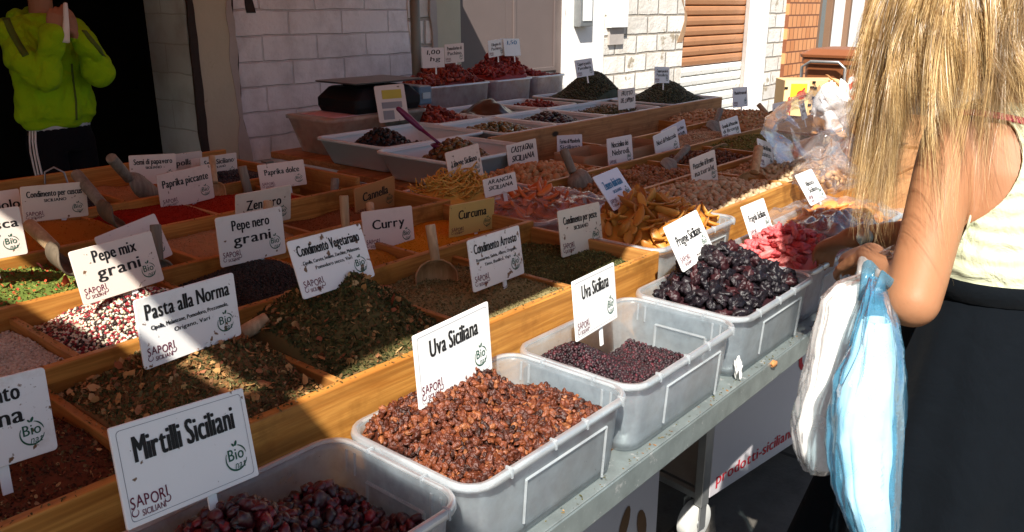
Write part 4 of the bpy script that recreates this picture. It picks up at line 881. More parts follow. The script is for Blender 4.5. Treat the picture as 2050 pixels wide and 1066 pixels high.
# dark bag of olives over its tray, and spilled crumbs along the planks
nzb = Waves(66, 20, 7, 2, 3); q = MB(); q.grid(lambda u, v: (2.44+.40*u, 2.15+.36*v, .985+.095*math.exp(-((u-.5)/.3)**2-((v-.5)/.32)**2)+.010*abs(float(nzb(np.array([u, v])*.5)))), 40, 36)
tag(q.build('olive_bag', M_plain('dark_wet_film', (.03, .022, .018), .28, .3, 20, .5, 30, .6), None, True, solid=.002), 'dark glossy bag of olives heaped over a white tray by the tomato bins', 'bag')
P = []
for i, (y, z) in enumerate(zip(RY[:5], RZT[:5])):
    k = 260 if i == 0 else 130; P.append(np.column_stack([rng.uniform(-.6, .98, k), y+rng.uniform(.001, th-.001, k), np.full(k, z+.0012)]))
for i in range(2):
    for x in DIV[i]:
        k = 50; y = rng.uniform(RY[i]+th, RY[i+1], k); P.append(np.column_stack([x+rng.uniform(-.006, .006, k), y, np.full(k, min(RZT[i], RZT[i+1])-.0128)]))
k = 240; P.append(np.column_stack([rng.uniform(-.4, 1.9, k), rng.uniform(.007, .022, k), np.full(k, TT+.0038)]))
P = np.concatenate(P); V, F = scatter(leafs(.005, .003, .0008), P, rng.uniform(.4, 1.3, len(P)), False, .3)
stuff('spice_crumbs', 'spilled herb crumbs lying along the planks and the front rail', 'crumbs', [(V, F, mg_norma)])
# ---------------------------------------------------------------- lettering
_gl = {}
def glyphs(chars):
    obs = []
    for ch in sorted(set(chars)-set(_gl)-{' '}):
        cu = bpy.data.curves.new('g', 'FONT'); cu.body = ch; cu.resolution_u = 3; cu.size = 1.0
        o = bpy.data.objects.new('g', cu); COL.objects.link(o); obs.append((ch, o, cu))
    bpy.context.view_layer.update(); dg = bpy.context.evaluated_depsgraph_get()
    for ch, o, cu in obs:
        me = bpy.data.meshes.new_from_object(o.evaluated_get(dg)); V = np.array([v.co[:2] for v in me.vertices]).reshape(-1, 2); me.calc_loop_triangles()
        F = np.array([t.vertices[:] for t in me.loop_triangles], int).reshape(-1, 3); x0 = V[:, 0].min() if len(V) else 0
        V = V-np.array([x0, 0]); _gl[ch] = (V, F, V[:, 0].max() if len(V) else .2)
        bpy.data.objects.remove(o); bpy.data.curves.remove(cu); bpy.data.meshes.remove(me)
def text2d(s, gap=.11, space=.26):
    x = 0; Vs = []; Fs = []; b = 0
    for ch in s:
        if ch == ' ': x += space; continue
        V, F, wd = _gl[ch]; Vs.append(V+np.array([x, 0])); Fs.append(F+b); b += len(V); x += wd+gap
    return np.concatenate(Vs), np.concatenate(Fs), x-gap
def put_text(acc, s, x, y, width, height, heavy=.0, align='C', slant=0, arc=0):
    """add S to acc (list of V2, F): cap height HEIGHT, total WIDTH, baseline centre/left at x, y"""
    V, F, w_ = text2d(s); sx = width/w_; sy = height/.7; k = 1 if heavy <= 0 else 4
    x0 = x-width/2 if align == 'C' else x
    for i in range(k):
        W = np.column_stack([x0+V[:, 0]*sx+(i/max(1, k-1)-.5)*heavy*height+slant*V[:, 1]*sy, y+V[:, 1]*sy+arc*np.sin(V[:, 0]*2.1)*height, np.full(len(V), i*4e-5)])
        acc.append((W, F))
def arc_band(acc, cx, cy, rx, ry, a0, a1, t, n=22):
    V = []; F = []
    for i in range(n+1):
        a = R(a0+(a1-a0)*i/n); tt = t*(.35+.65*math.sin(math.pi*i/n)); V += [(cx+(rx-tt)*math.cos(a), cy+(ry-tt)*math.sin(a), 0), (cx+(rx+tt)*math.cos(a), cy+(ry+tt)*math.sin(a), 0)]
    for i in range(n): F += [(2*i, 2*i+1, 2*i+3), (2*i, 2*i+3, 2*i+2)]
    acc.append((np.array(V), np.array(F)))
def disc(acc, cx, cy, rx, ry, rot=0, n=14):
    c_, s_ = math.cos(rot), math.sin(rot); V = [(cx, cy, 0)]
    for i in range(n):
        a = 2*math.pi*i/n; x, y = rx*math.cos(a), ry*math.sin(a); V.append((cx+c_*x-s_*y, cy+s_*x+c_*y, 0))
    acc.append((np.array(V), np.array([(0, i+1, (i+1) % n+1) for i in range(n)])))
glyphs('abcdefghijklmnopqrstuvwxyzABCDEFGHIJKLMNOPQRSTUVWXYZ0123456789,.-!')
def ink(name, col): return M_plain(name, col, .6, .12, 30, 0, 60, .3)
m_ink = ink('black_ink', (.012, .012, .012)); m_green = ink('green_ink', (.015, .085, .05)); m_mar = ink('maroon_ink', (.13, .012, .035)); m_blueink = ink('blue_ink', (.03, .18, .36)); m_mark = ink('marker_ink', (.03, .018, .018)); m_redink = ink('red_ink', (.42, .015, .03)); m_grey = ink('grey_ink', (.25, .25, .27))
_cards = {}
def card_mat(tint, dirt):
    k = (tint, dirt)
    if k not in _cards:
        mt, n, out = new_mat('card_plastic'); v = coords(n); c = mixc(n, noise(n, v, 9, 4), tuple(x*.94 for x in tint), tint)
        if dirt:
            f1 = ramp(n, noise(n, v, 55, 3, .6), [(.72-.11*dirt, (0, 0, 0)), (.76-.11*dirt, (1, 1, 1))]); c = mixc(n, f1, c, (.16, .085, .04))
            f2 = ramp(n, noise(n, v, 12, 6, .7), [(.52, (0, 0, 0)), (.78, (.75*dirt, .75*dirt, .75*dirt))]); c = mixc(n, f2, c, (.30, .19, .10))
        principled(n, out, c, .32, .45); _cards[k] = mt
    return _cards[k]
WHT = (.82, .82, .80); CRM = (.70, .62, .50); PNK = (.72, .58, .50); ORG = (.46, .21, .075); YEL = (.62, .42, .13)
def sign(pose, label, lines, style='full', tint=WHT, dirt=.3, k=1.0, mat=m_ink, tw=.74, th_=.17, ty=.16, stake=.05, group='printed product cards', frame=False, su=.12):
    th_ = th_*1.18
    if tint is WHT and pose[2] > .6 and pose[3] < 1.2 and pose[1] < 2.2: tint = (.73, .635, .55); dirt = max(dirt, .45)  # shaded rows: warm shade put into the card colour, plus real dirt
    nm, x, y, z, yaw, lean, roll, W, H = pose; c = CC+(np.array([x, y, z])-CC)*k; W *= k; H *= k
    ya, le, ro = R(yaw), R(lean), R(roll)
    rr = np.array([math.cos(ya), math.sin(ya), 0]); nb = np.array([-math.sin(ya), math.cos(ya), 0]); up = np.array([0, 0, 1.])*math.cos(le)+nb*math.sin(le)
    r2 = rr*math.cos(ro)+up*math.sin(ro); u2 = -rr*math.sin(ro)+up*math.cos(ro); nn = np.cross(r2, u2)
    cat = 'sign'; o = thing('product_card', c-u2*H/2, label, cat, group)
    def to3(P, off): P = np.asarray(P); return c+np.outer(P[:, 0], r2)+np.outer(P[:, 1], u2)+nn*off+np.outer(P[:, 2], nn)
    rc = .045*H if not frame else .02*H; ring = np.array(rrect(-W/2, W/2, -H/2, H/2, rc, 0, 3))
    q = MB(); q.loft([to3(ring, -.0016), to3(ring*np.array([1, 1, 1]), .0006), to3(ring*np.array([.992, .988, 1]), .0012)]); q.build('panel', card_mat(tint, dirt), o, loc=None)
    if frame:
        q = MB(); a = np.array(rrect(-W/2*.93, W/2*.93, -H/2*.90, H/2*.90, rc*2, 0, 3)); b_ = a*np.array([.992, .988, 1]); q.loft([to3(a, .0014), to3(b_, .0016)], False, False); q.build('printed_border', m_grey, o)
    def emit(acc, name, mt):
        Vs = []; Fs = []; b = 0
        for V, F in acc: Vs.append(to3(V, .0018)); Fs.append(F+b); b += len(V)
        mesh_obj(name, np.concatenate(Vs), np.concatenate(Fs), mt, o)
    acc = []; ln = [l for l in lines]
    if style == 'hand':
        n = len(ln)
        for i, s in enumerate(ln): put_text(acc, s, 0, H*(.16-.36*i)+(.02*H if i % 2 else 0), W*.74*min(1, max(.78, len(s)/7)), H*.22, .10, 'C', .22, .10)
    else:
        ttl = [l for l in ln if not l.startswith('~')]; sub = [l[1:] for l in ln if l.startswith('~')]
        for i, s in enumerate(ttl):
            wd = W*min(tw, .085*len(s)*th_/.17+.04); put_text(acc, s, 0, H*(ty-.235*i*(th_/.17)), wd, H*th_, .078)
        y0 = ty-.235*(len(ttl)-1)*(th_/.17)
        for i, s in enumerate(sub): put_text(acc, s, 0, H*(y0-.155-.12*i), W*min(.78, .020*len(s)+.10) if len(s) > 10 else W*.34, H*(.062 if len(s) > 10 else .085), .10)
    emit(acc, 'lettering', mat)
    if style == 'full':
        acc = []; sx_ = -W*.33; put_text(acc, 'SAPORI', sx_, -H*.33, W*.25, H*.115, .02, 'C', 0, .10); put_text(acc, 'SICILIANI', sx_+W*.02, -H*.42, W*.16, H*.062, .02)
        arc_band(acc, sx_-W*.105, -H*.365, W*.022, H*.035, 90, 400, H*.006, 14); arc_band(acc, sx_+W*.12, -H*.345, W*.020, H*.035, -200, 90, H*.006, 14)
        emit(acc, 'maker_emblem', m_mar)
        acc = []; bx, by = W*.34, -H*.235; put_text(acc, 'Bio', bx, by, W*.125, H*.125, .03); put_text(acc, 'nat', bx+W*.02, by-H*.10, W*.085, H*.085, 0, 'C', .25)
        arc_band(acc, bx, by+H*.02, W*.085, H*.135, 150, 345, H*.010); arc_band(acc, bx, by+H*.02, W*.085, H*.135, 10, 75, H*.008); disc(acc, bx+W*.012, by+H*.175, W*.010, H*.032, -.5); disc(acc, bx-W*.012, by+H*.165, W*.007, H*.022, .6)
        emit(acc, 'organic_emblem', m_green)
    if stake:
        q = MB(); q.obox(c-u2*(H/2+stake/2-.012)-nn*.004+r2*W*su, r2*.006, u2*stake/2, nn*.0012); q.build('stake', m_white, o)
    return o
PS = {p[0]: p for p in [('mirtilli', -0.302, 0.13, 1.099, 11.0, 16.7, -8.6, 0.166, 0.103), ('uva', 0.126, 0.15, 1.067, 5.0, 3.9, 0.1, 0.172, 0.111), ('uva2', 0.49, 0.15, 1.049, 8.8, 7.6, -3.0, 0.167, 0.107), ('prugne', 0.967, 0.22, 1.048, 6.3, 29.0, 0.6, 0.19, 0.108), ('fragola', 1.284, 0.2, 1.038, 2.6, 23.6, -1.1, 0.145, 0.09), ('albicocca', 1.525, 0.16, 1.088, 3.8, 34.4, -1.2, 0.133, 0.092), ('condsic', -0.401, 0.44, 1.075, -0.1, 6.5, -3.3, 0.165, 0.093), ('norma', -0.091, 0.5, 1.099, 11.1, 5.6, -2.8, 0.183, 0.105), ('veget', 0.197, 0.52, 1.122, 7.0, 19.7, -1.8, 0.177, 0.103), ('arrosto', 0.574, 0.46, 1.05, 5.3, 9.6, -2.0, 0.182, 0.108), ('pesce', 0.962, 0.52, 1.023, -1.2, 10.1, -1.9, 0.171, 0.115), ('pepemix', -0.016, 0.9, 1.083, 3.1, 10.7, 2.3, 0.162, 0.102), ('peperonero', 0.305, 0.95, 1.067, -1.4, 3.6, -0.8, 0.164, 0.11), ('curry', 0.61, 0.84, 1.042, -5.0, 8.9, -3.3, 0.149, 0.096), ('curcuma', 0.907, 0.84, 1.012, -1.8, -1.2, -2.2, 0.171, 0.088), ('nesca', -0.176, 1.12, 1.136, -0.0, 6.7, -1.4, 0.165, 0.096), ('peperob', 0.139, 1.16, 1.041, 12.0, 17.3, 6.7, 0.164, 0.104), ('zenzero', 0.528, 1.24, 1.048, -3.3, -10.9, 0.6, 0.163, 0.1), ('cannella', 0.92, 1.25, 1.006, 6.7, -3.0, 3.6, 0.177, 0.095), ('cuscus', 0.136, 1.56, 1.085, -2.2, -0.3, -3.6, 0.154, 0.09), ('ndolo', -0.003, 1.62, 1.077, -0.0, 6.8, -0.9, 0.164, 0.088), ('piccante', 0.51, 1.6, 1.057, 4.3, -0.7, 2.1, 0.175, 0.104), ('dolce', 0.837, 1.6, 1.043, -22.1, 8.0, 2.6, 0.147, 0.081), ('papavero', 0.577, 1.92, 1.06, -0.9, 3.3, -4.6, 0.152, 0.094), ('cipolla', 0.724, 2.02, 1.029, 6.2, -4.0, -1.4, 0.165, 0.104), ('fin', 0.791, 1.94, 1.017, 0.2, 6.9, -0.5, 0.143, 0.105), ('sicil', 0.783, 1.88, 1.041, 9.8, -0.5, -1.5, 0.152, 0.083), ('zendis', 0.959, 0.42, 1.141, 11.4, 37.8, -0.5, 0.149, 0.093), ('pistn', 1.879, 0.66, 1.02, 1.3, 10.6, 2.9, 0.19, 0.11), ('pist2', 2.289, 0.62, 1.024, 9.6, 15.3, -14.1, 0.182, 0.106), ('noci', 2.426, 1.12, 0.999, -4.6, 8.1, 9.0, 0.178, 0.11), ('pistfar', 2.814, 1.3, 0.974, -14.6, 5.1, 15.8, 0.164, 0.1), ('granella', 2.73, 0.98, 1.044, -10.1, 15.2, 6.8, 0.135, 0.087), ('mand', 3.708, 1.4, 1.073, -2.5, 6.8, -1.6, 0.169, 0.109), ('mandpel', 3.545, 1.1, 1.023, 0.8, 5.7, 0.2, 0.172, 0.112), ('small', 3.082, 0.8, 1.105, 12.6, 17.0, -1.6, 0.135, 0.085), ('nocciola', 2.065, 1.12, 1.01, -1.0, 7.9, -0.4, 0.172, 0.118), ('farina', 2.181, 1.45, 0.981, -5.7, 6.6, -3.8, 0.159, 0.101), ('castagna', 1.74, 1.35, 1.015, -6.3, 6.4, 3.8, 0.159, 0.101), ('arancia', 1.092, 0.9, 1.064, -16.9, 6.8, 6.2, 0.112, 0.053), ('limone', 1.24, 1.18, 1.069, 1.8, 9.0, 3.7, 0.163, 0.108), ('frutto', 3.091, 1.75, 1.091, 0.2, 4.8, -0.2, 0.166, 0.106), ('capperi', 3.193, 2.1, 1.229, -2.9, 10.8, 2.7, 0.156, 0.095), ('capperi2', 3.616, 1.85, 1.177, -3.5, 5.4, -3.8, 0.15, 0.092), ('pomod', 2.774, 2.7, 1.305, 1.8, -0.5, 1.3, 0.161, 0.104), ('price', 2.529, 2.62, 1.294, 0.0, 2.4, -0.9, 0.166, 0.104), ('cilieg', 3.038, 2.62, 1.326, 5.1, 3.1, 3.5, 0.151, 0.095), ('cilieg2', 3.183, 2.62, 1.325, 5.0, 8.5, -2.0, 0.165, 0.1)]}
PS['condsic'] = ('condsic', -.409, .44, 1.064, 0, 7, -3, .168, .112)
C = lambda nm, label, lines, **kw: sign(PS[nm], label, lines, **kw)
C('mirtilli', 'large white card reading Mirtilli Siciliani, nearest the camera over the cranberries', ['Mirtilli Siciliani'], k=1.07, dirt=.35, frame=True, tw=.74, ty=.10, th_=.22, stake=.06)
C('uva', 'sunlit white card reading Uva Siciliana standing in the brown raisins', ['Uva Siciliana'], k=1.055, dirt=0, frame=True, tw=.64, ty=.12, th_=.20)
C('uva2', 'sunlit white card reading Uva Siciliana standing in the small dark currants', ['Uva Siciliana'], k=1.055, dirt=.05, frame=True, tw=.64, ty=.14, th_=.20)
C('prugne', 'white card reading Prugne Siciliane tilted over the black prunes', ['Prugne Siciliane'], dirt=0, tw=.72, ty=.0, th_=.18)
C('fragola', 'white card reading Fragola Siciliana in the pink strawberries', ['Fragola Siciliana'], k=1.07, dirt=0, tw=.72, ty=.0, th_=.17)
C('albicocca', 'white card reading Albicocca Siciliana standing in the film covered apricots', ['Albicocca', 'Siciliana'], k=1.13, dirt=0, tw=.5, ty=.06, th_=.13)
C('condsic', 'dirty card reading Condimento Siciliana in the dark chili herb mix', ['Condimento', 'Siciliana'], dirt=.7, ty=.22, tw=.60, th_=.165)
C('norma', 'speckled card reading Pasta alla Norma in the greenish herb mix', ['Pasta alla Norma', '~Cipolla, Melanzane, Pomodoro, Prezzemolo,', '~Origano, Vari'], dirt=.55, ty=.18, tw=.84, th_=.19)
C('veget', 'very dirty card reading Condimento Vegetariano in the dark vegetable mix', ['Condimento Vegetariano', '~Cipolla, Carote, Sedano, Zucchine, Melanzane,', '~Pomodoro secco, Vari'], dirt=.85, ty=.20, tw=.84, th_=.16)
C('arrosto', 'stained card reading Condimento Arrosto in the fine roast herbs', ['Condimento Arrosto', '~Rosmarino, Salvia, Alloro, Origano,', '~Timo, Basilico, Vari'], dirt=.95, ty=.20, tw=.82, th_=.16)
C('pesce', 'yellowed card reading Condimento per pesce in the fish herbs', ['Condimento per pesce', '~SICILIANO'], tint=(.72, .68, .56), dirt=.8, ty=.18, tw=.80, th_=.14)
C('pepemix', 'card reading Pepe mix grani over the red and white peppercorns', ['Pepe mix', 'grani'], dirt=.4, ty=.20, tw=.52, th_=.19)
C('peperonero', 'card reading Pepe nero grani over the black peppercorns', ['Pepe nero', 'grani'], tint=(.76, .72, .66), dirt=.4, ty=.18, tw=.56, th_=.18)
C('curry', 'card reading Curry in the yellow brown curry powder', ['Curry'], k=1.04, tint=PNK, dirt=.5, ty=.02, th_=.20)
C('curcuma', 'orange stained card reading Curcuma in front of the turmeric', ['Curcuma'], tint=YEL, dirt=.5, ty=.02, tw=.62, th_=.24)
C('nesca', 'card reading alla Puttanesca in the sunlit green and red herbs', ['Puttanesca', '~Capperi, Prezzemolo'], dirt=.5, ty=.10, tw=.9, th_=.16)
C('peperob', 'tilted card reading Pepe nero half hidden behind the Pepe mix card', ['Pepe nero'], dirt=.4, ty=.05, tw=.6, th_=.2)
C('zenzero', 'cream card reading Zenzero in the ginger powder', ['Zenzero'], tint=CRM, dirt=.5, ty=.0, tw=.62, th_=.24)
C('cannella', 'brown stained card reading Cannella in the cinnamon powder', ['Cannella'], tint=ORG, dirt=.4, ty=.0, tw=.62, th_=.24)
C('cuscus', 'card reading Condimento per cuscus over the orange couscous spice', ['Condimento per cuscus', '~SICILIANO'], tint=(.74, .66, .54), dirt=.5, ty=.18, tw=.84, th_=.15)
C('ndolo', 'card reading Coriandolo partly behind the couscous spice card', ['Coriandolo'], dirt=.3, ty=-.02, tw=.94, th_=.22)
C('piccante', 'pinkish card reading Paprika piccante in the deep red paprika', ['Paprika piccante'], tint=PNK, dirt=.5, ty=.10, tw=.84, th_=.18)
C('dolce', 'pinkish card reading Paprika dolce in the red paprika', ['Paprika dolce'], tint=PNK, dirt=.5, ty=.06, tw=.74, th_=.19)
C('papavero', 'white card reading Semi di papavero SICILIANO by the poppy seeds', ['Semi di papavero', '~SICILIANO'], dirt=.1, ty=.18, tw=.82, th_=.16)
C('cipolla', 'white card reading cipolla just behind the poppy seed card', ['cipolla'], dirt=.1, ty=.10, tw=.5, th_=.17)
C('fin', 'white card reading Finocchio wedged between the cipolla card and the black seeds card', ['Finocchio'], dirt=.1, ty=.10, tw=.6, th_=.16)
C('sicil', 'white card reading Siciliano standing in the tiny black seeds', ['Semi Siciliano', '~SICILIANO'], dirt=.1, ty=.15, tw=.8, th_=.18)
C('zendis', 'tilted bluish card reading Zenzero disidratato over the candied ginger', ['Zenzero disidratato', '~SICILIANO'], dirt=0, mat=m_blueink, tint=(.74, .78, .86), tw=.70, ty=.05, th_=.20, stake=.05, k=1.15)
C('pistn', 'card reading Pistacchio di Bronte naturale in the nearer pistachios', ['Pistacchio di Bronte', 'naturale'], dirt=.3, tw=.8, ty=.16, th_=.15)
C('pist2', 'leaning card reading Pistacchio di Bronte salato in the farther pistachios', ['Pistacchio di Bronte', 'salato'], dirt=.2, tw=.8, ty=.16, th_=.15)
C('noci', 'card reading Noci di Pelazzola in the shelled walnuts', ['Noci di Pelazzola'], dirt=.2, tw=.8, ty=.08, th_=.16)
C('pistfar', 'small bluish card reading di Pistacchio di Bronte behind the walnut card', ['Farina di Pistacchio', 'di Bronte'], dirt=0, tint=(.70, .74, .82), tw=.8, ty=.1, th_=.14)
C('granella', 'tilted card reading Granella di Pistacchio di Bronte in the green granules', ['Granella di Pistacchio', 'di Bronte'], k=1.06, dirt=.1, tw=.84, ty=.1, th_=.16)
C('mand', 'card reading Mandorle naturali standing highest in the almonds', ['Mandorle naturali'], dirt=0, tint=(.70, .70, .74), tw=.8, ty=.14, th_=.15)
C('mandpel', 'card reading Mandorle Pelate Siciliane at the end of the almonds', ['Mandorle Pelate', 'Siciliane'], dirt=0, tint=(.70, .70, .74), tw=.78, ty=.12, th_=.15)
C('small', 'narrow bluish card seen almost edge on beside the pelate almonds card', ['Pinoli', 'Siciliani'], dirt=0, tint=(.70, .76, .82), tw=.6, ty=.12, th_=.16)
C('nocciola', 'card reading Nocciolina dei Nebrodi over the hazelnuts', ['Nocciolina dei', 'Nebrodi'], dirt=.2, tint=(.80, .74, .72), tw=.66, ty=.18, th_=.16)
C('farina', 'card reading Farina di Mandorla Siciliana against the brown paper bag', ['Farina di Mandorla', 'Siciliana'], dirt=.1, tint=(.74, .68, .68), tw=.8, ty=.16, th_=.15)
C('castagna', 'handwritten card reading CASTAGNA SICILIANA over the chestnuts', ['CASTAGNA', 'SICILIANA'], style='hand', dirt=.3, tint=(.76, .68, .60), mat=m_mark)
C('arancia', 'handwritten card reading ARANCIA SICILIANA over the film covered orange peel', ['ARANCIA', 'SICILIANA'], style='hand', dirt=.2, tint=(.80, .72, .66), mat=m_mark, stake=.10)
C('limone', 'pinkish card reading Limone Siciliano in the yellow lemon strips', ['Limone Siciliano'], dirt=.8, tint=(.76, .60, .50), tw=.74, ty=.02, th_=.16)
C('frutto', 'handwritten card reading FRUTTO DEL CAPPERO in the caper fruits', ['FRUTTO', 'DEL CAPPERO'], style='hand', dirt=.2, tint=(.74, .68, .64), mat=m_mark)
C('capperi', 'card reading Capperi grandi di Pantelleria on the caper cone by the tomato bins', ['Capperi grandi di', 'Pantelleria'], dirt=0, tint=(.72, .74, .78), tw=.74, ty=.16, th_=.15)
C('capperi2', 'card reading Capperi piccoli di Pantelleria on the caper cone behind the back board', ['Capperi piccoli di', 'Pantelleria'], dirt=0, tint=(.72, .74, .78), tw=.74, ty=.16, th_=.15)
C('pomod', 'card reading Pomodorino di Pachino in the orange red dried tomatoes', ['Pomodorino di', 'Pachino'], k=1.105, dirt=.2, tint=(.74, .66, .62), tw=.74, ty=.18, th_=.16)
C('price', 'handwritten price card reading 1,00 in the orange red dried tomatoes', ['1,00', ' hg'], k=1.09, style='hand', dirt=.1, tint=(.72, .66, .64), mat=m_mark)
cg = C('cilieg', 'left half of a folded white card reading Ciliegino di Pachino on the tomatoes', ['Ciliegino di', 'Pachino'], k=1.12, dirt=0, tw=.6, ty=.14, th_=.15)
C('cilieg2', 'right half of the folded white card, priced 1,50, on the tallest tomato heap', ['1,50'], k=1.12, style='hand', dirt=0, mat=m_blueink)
# price paper propped against the scale
sp = at(784, 207, y=2.24)
so_ = sign(('paper', sp[0], 2.24, sp[2], -12, 10, 2, .155, .165), 'sheet with a yellow label propped against the scale', ['~CUCINA TIPICA'], style='plain', tint=(.66, .56, .50), dirt=.5, stake=0, group=None)
def patch(o, c, u, v, w_, h, r2, u2, nn, name, mt): q = MB(); q.obox(c+r2*u+u2*v+nn*.0025, r2*w_, u2*h, nn*.0004); q.build(name, mt, o)
_y, _l = R(-12), R(10); _r2 = np.array([math.cos(_y), math.sin(_y), 0]); _nb = np.array([-math.sin(_y), math.cos(_y), 0]); _u2 = np.array([0, 0, math.cos(_l)])+_nb*math.sin(_l); _nn = np.cross(_r2, _u2)
for (u, v_, a, b_, nm_, mt_) in ((.005, .040, .050, .020, 'yellow_label', M_plain('yellow_print', (.50, .40, .05), .6)), (.0, -.008, .052, .014, 'grey_label', m_grey), (-.022, -.052, .028, .020, 'photo_label', m_grey)): patch(so_, sp, u, v_, a, b_, _r2, _u2, _nn, nm_, mt_)

# ---------------------------------------------------------------- scoops
m_hollow = M_wood('shaded_bowl_wood', (.16, .12, .08), (.09, .07, .045), 'Z', .7)  # shade inside the scoop hollows put into a darker bowl colour
def scoop(a, nk, tip, rh, rb, label, grey=False, face=None, dark=False):
    a, nk, tip = (np.asarray(p, float) for p in (a, nk, tip)); o = thing('wooden_scoop', tip, label, 'scoop', 'wooden scoops')
    mh = m_handle_g if grey else m_handle
    q = MB(); q.tube([a, a*.97+nk*.03, a*.5+nk*.5, nk], [rh*.92, rh, rh*.98, rh*.92], 12); q.build('handle', mh, o, True, bevel=.001)
    ax = tip-nk; L = np.linalg.norm(ax); ax /= L
    f = np.asarray(face if face is not None else (CC-nk), float); f = f-ax*(f@ax); f /= np.linalg.norm(f); s_ = np.cross(ax, f)
    q = MB()
    def P(u, v):
        t = v; rr_ = rb*(.35+.65*min(1, math.sqrt(max(0, t)*3.2))); half = R(98)*(1 if t < .55 else 1-.30*((t-.55)/.45)**2)
        th_ = (u-.5)*2*half; lip = 1.0-.14*(abs(u-.5)*2)**2*t
        return nk+ax*(L*t*lip)+(s_*math.sin(th_)-f*math.cos(th_)*.8)*rr_
    q.grid(P, 19, 12); q.build('bowl', m_hollow if dark else (m_handle_g if grey else m_bowl), o, True, solid=.0035)
    q = MB(); ring = [P(i/18, .0) for i in range(19)]; q.add([nk]+ring, [(0, i+1, i+2) for i in range(18)]); q.build('bowl_back', m_handle_g if grey else m_bowl, o, True, solid=.003)
    return o
def sc_px(p1, p2, p3, y1, y3, rh, rb, label, **kw): y2 = y1+(y3-y1)*.55; return scoop(at(*p1, y=y1), at(*p2, y=y2), at(*p3, y=y3), rh, rb, label, **kw)
up = np.array([-.3, -.5, .8])
sc_px((222, 316), (258, 358), (300, 392), 1.72, 1.82, .016, .036, 'grey wooden scoop lying by the poppy seed card', grey=True, face=(.2, .6, -.6))
sc_px((152, 348), (206, 412), (252, 440), 1.60, 1.38, .015, .034, 'grey scoop with a dark hollow lying between couscous spice and paprika', grey=True, face=(.7, -.7, .25), dark=True)
sc_px((58, 450), (108, 497), (150, 528), 1.20, 1.02, .014, .031, 'pale handled scoop lying in the sun above the green red herbs', face=(.7, -.75, .3), dark=True)
sc_px((311, 450), (317, 520), (320, 570), 1.12, 1.10, .012, .03, 'grey scoop standing behind the Pepe mix card', grey=True)
sc_px((484, 333), (497, 385), (502, 415), 1.66, 1.64, .014, .032, 'grey scoop standing between the two paprika cards', grey=True)
sc_px((424, 313), (430, 366), (436, 400), 1.70, 1.62, .010, .026, 'thin pale scoop upright beside the Paprika piccante card')
sc_px((537, 403), (536, 435), (535, 470), 1.14, 1.12, .012, .03, 'pale scoop whose round end shows over the Pepe nero grani card')
sc_px((671, 358), (668, 412), (664, 448), 1.42, 1.38, .013, .034, 'grey scoop with a dark hollow left of the Cannella card', grey=True, dark=True)
sc_px((688, 392), (692, 456), (694, 492), 1.00, .98, .0115, .028, 'pale scoop standing right of the Condimento Vegetariano card')
sc_px((740, 408), (743, 432), (746, 462), 1.10, 1.06, .0115, .028, 'pale stub handled scoop behind the Curry card')
sc_px((861, 450), (872, 522), (878, 610), .64, .60, .0115, .046, 'big pale scoop standing with its round bowl toward the roast herbs')
sc_px((536, 640), (484, 668), (440, 690), .60, .62, .0145, .034, 'pale scoop lying with its handle right of the Pasta alla Norma card', face=(0, 0, 1))
sc_px((1128, 300), (1147, 346), (1172, 384), 1.06, .98, .016, .045, 'dark grey scoop stuck in the hazelnuts', grey=True, face=(.2, .9, -.3))
sc_px((1376, 296), (1346, 330), (1322, 356), 1.00, .92, .016, .044, 'dark grey scoop lying in the walnuts', grey=True, face=(.1, .9, -.3))
sc_px((1388, 346), (1425, 326), (1488, 300), .95, .92, .014, .062, 'broad pale scoop showing its round hollow in the pistachio granules', face=(-.6, -.6, .7))
sc_px((1519, 296), (1510, 346), (1502, 392), .60, .55, .017, .052, 'pale scoop standing with its round bowl among the pistachios')
sc_px((1442, 221), (1431, 252), (1418, 278), 1.30, 1.22, .016, .05, 'dark grey scoop at the far almonds', grey=True, face=(.1, .9, -.3))
sc_px((1518, 209), (1536, 229), (1556, 246), 1.30, 1.20, .014, .04, 'small pale scoop lying beyond the Mandorle naturali card')
sc_px((1196, 315), (1213, 331), (1236, 346), 1.25, 1.20, .012, .035, 'pale scoop half hidden left of the Nocciolina card')
# ladle in the olive tray
ld = thing('ladle', at(880, 288, y=1.60), 'purple handled ladle leaning in the brown olive tray', 'ladle')
a, b_, c_ = at(799, 219, y=1.74), at(842, 258, y=1.68), at(880, 288, y=1.60); m_pur = M_plain('purple_plastic', (.13, .012, .07), .35, .15, 10)
q = MB(); q.tube([a, a*.6+b_*.4, b_], [.012, .016, .012], 10, True, flat=((0, 0, 1), .7)); q.build('grip', m_pur, ld, True)
q = MB(); q.tube([b_, b_*.5+c_*.5, c_], [.008, .006, .006], 8); q.build('shaft', m_pur, ld, True)
q = MB(); q.grid(lambda u, v: c_+np.array([.035*math.sin(v*1.5)*math.cos(u*6.283), .035*math.sin(v*1.5)*math.sin(u*6.283), -.02*math.cos(v*1.5)]), 16, 6, True); q.build('bowl', m_pur, ld, True, solid=.002)

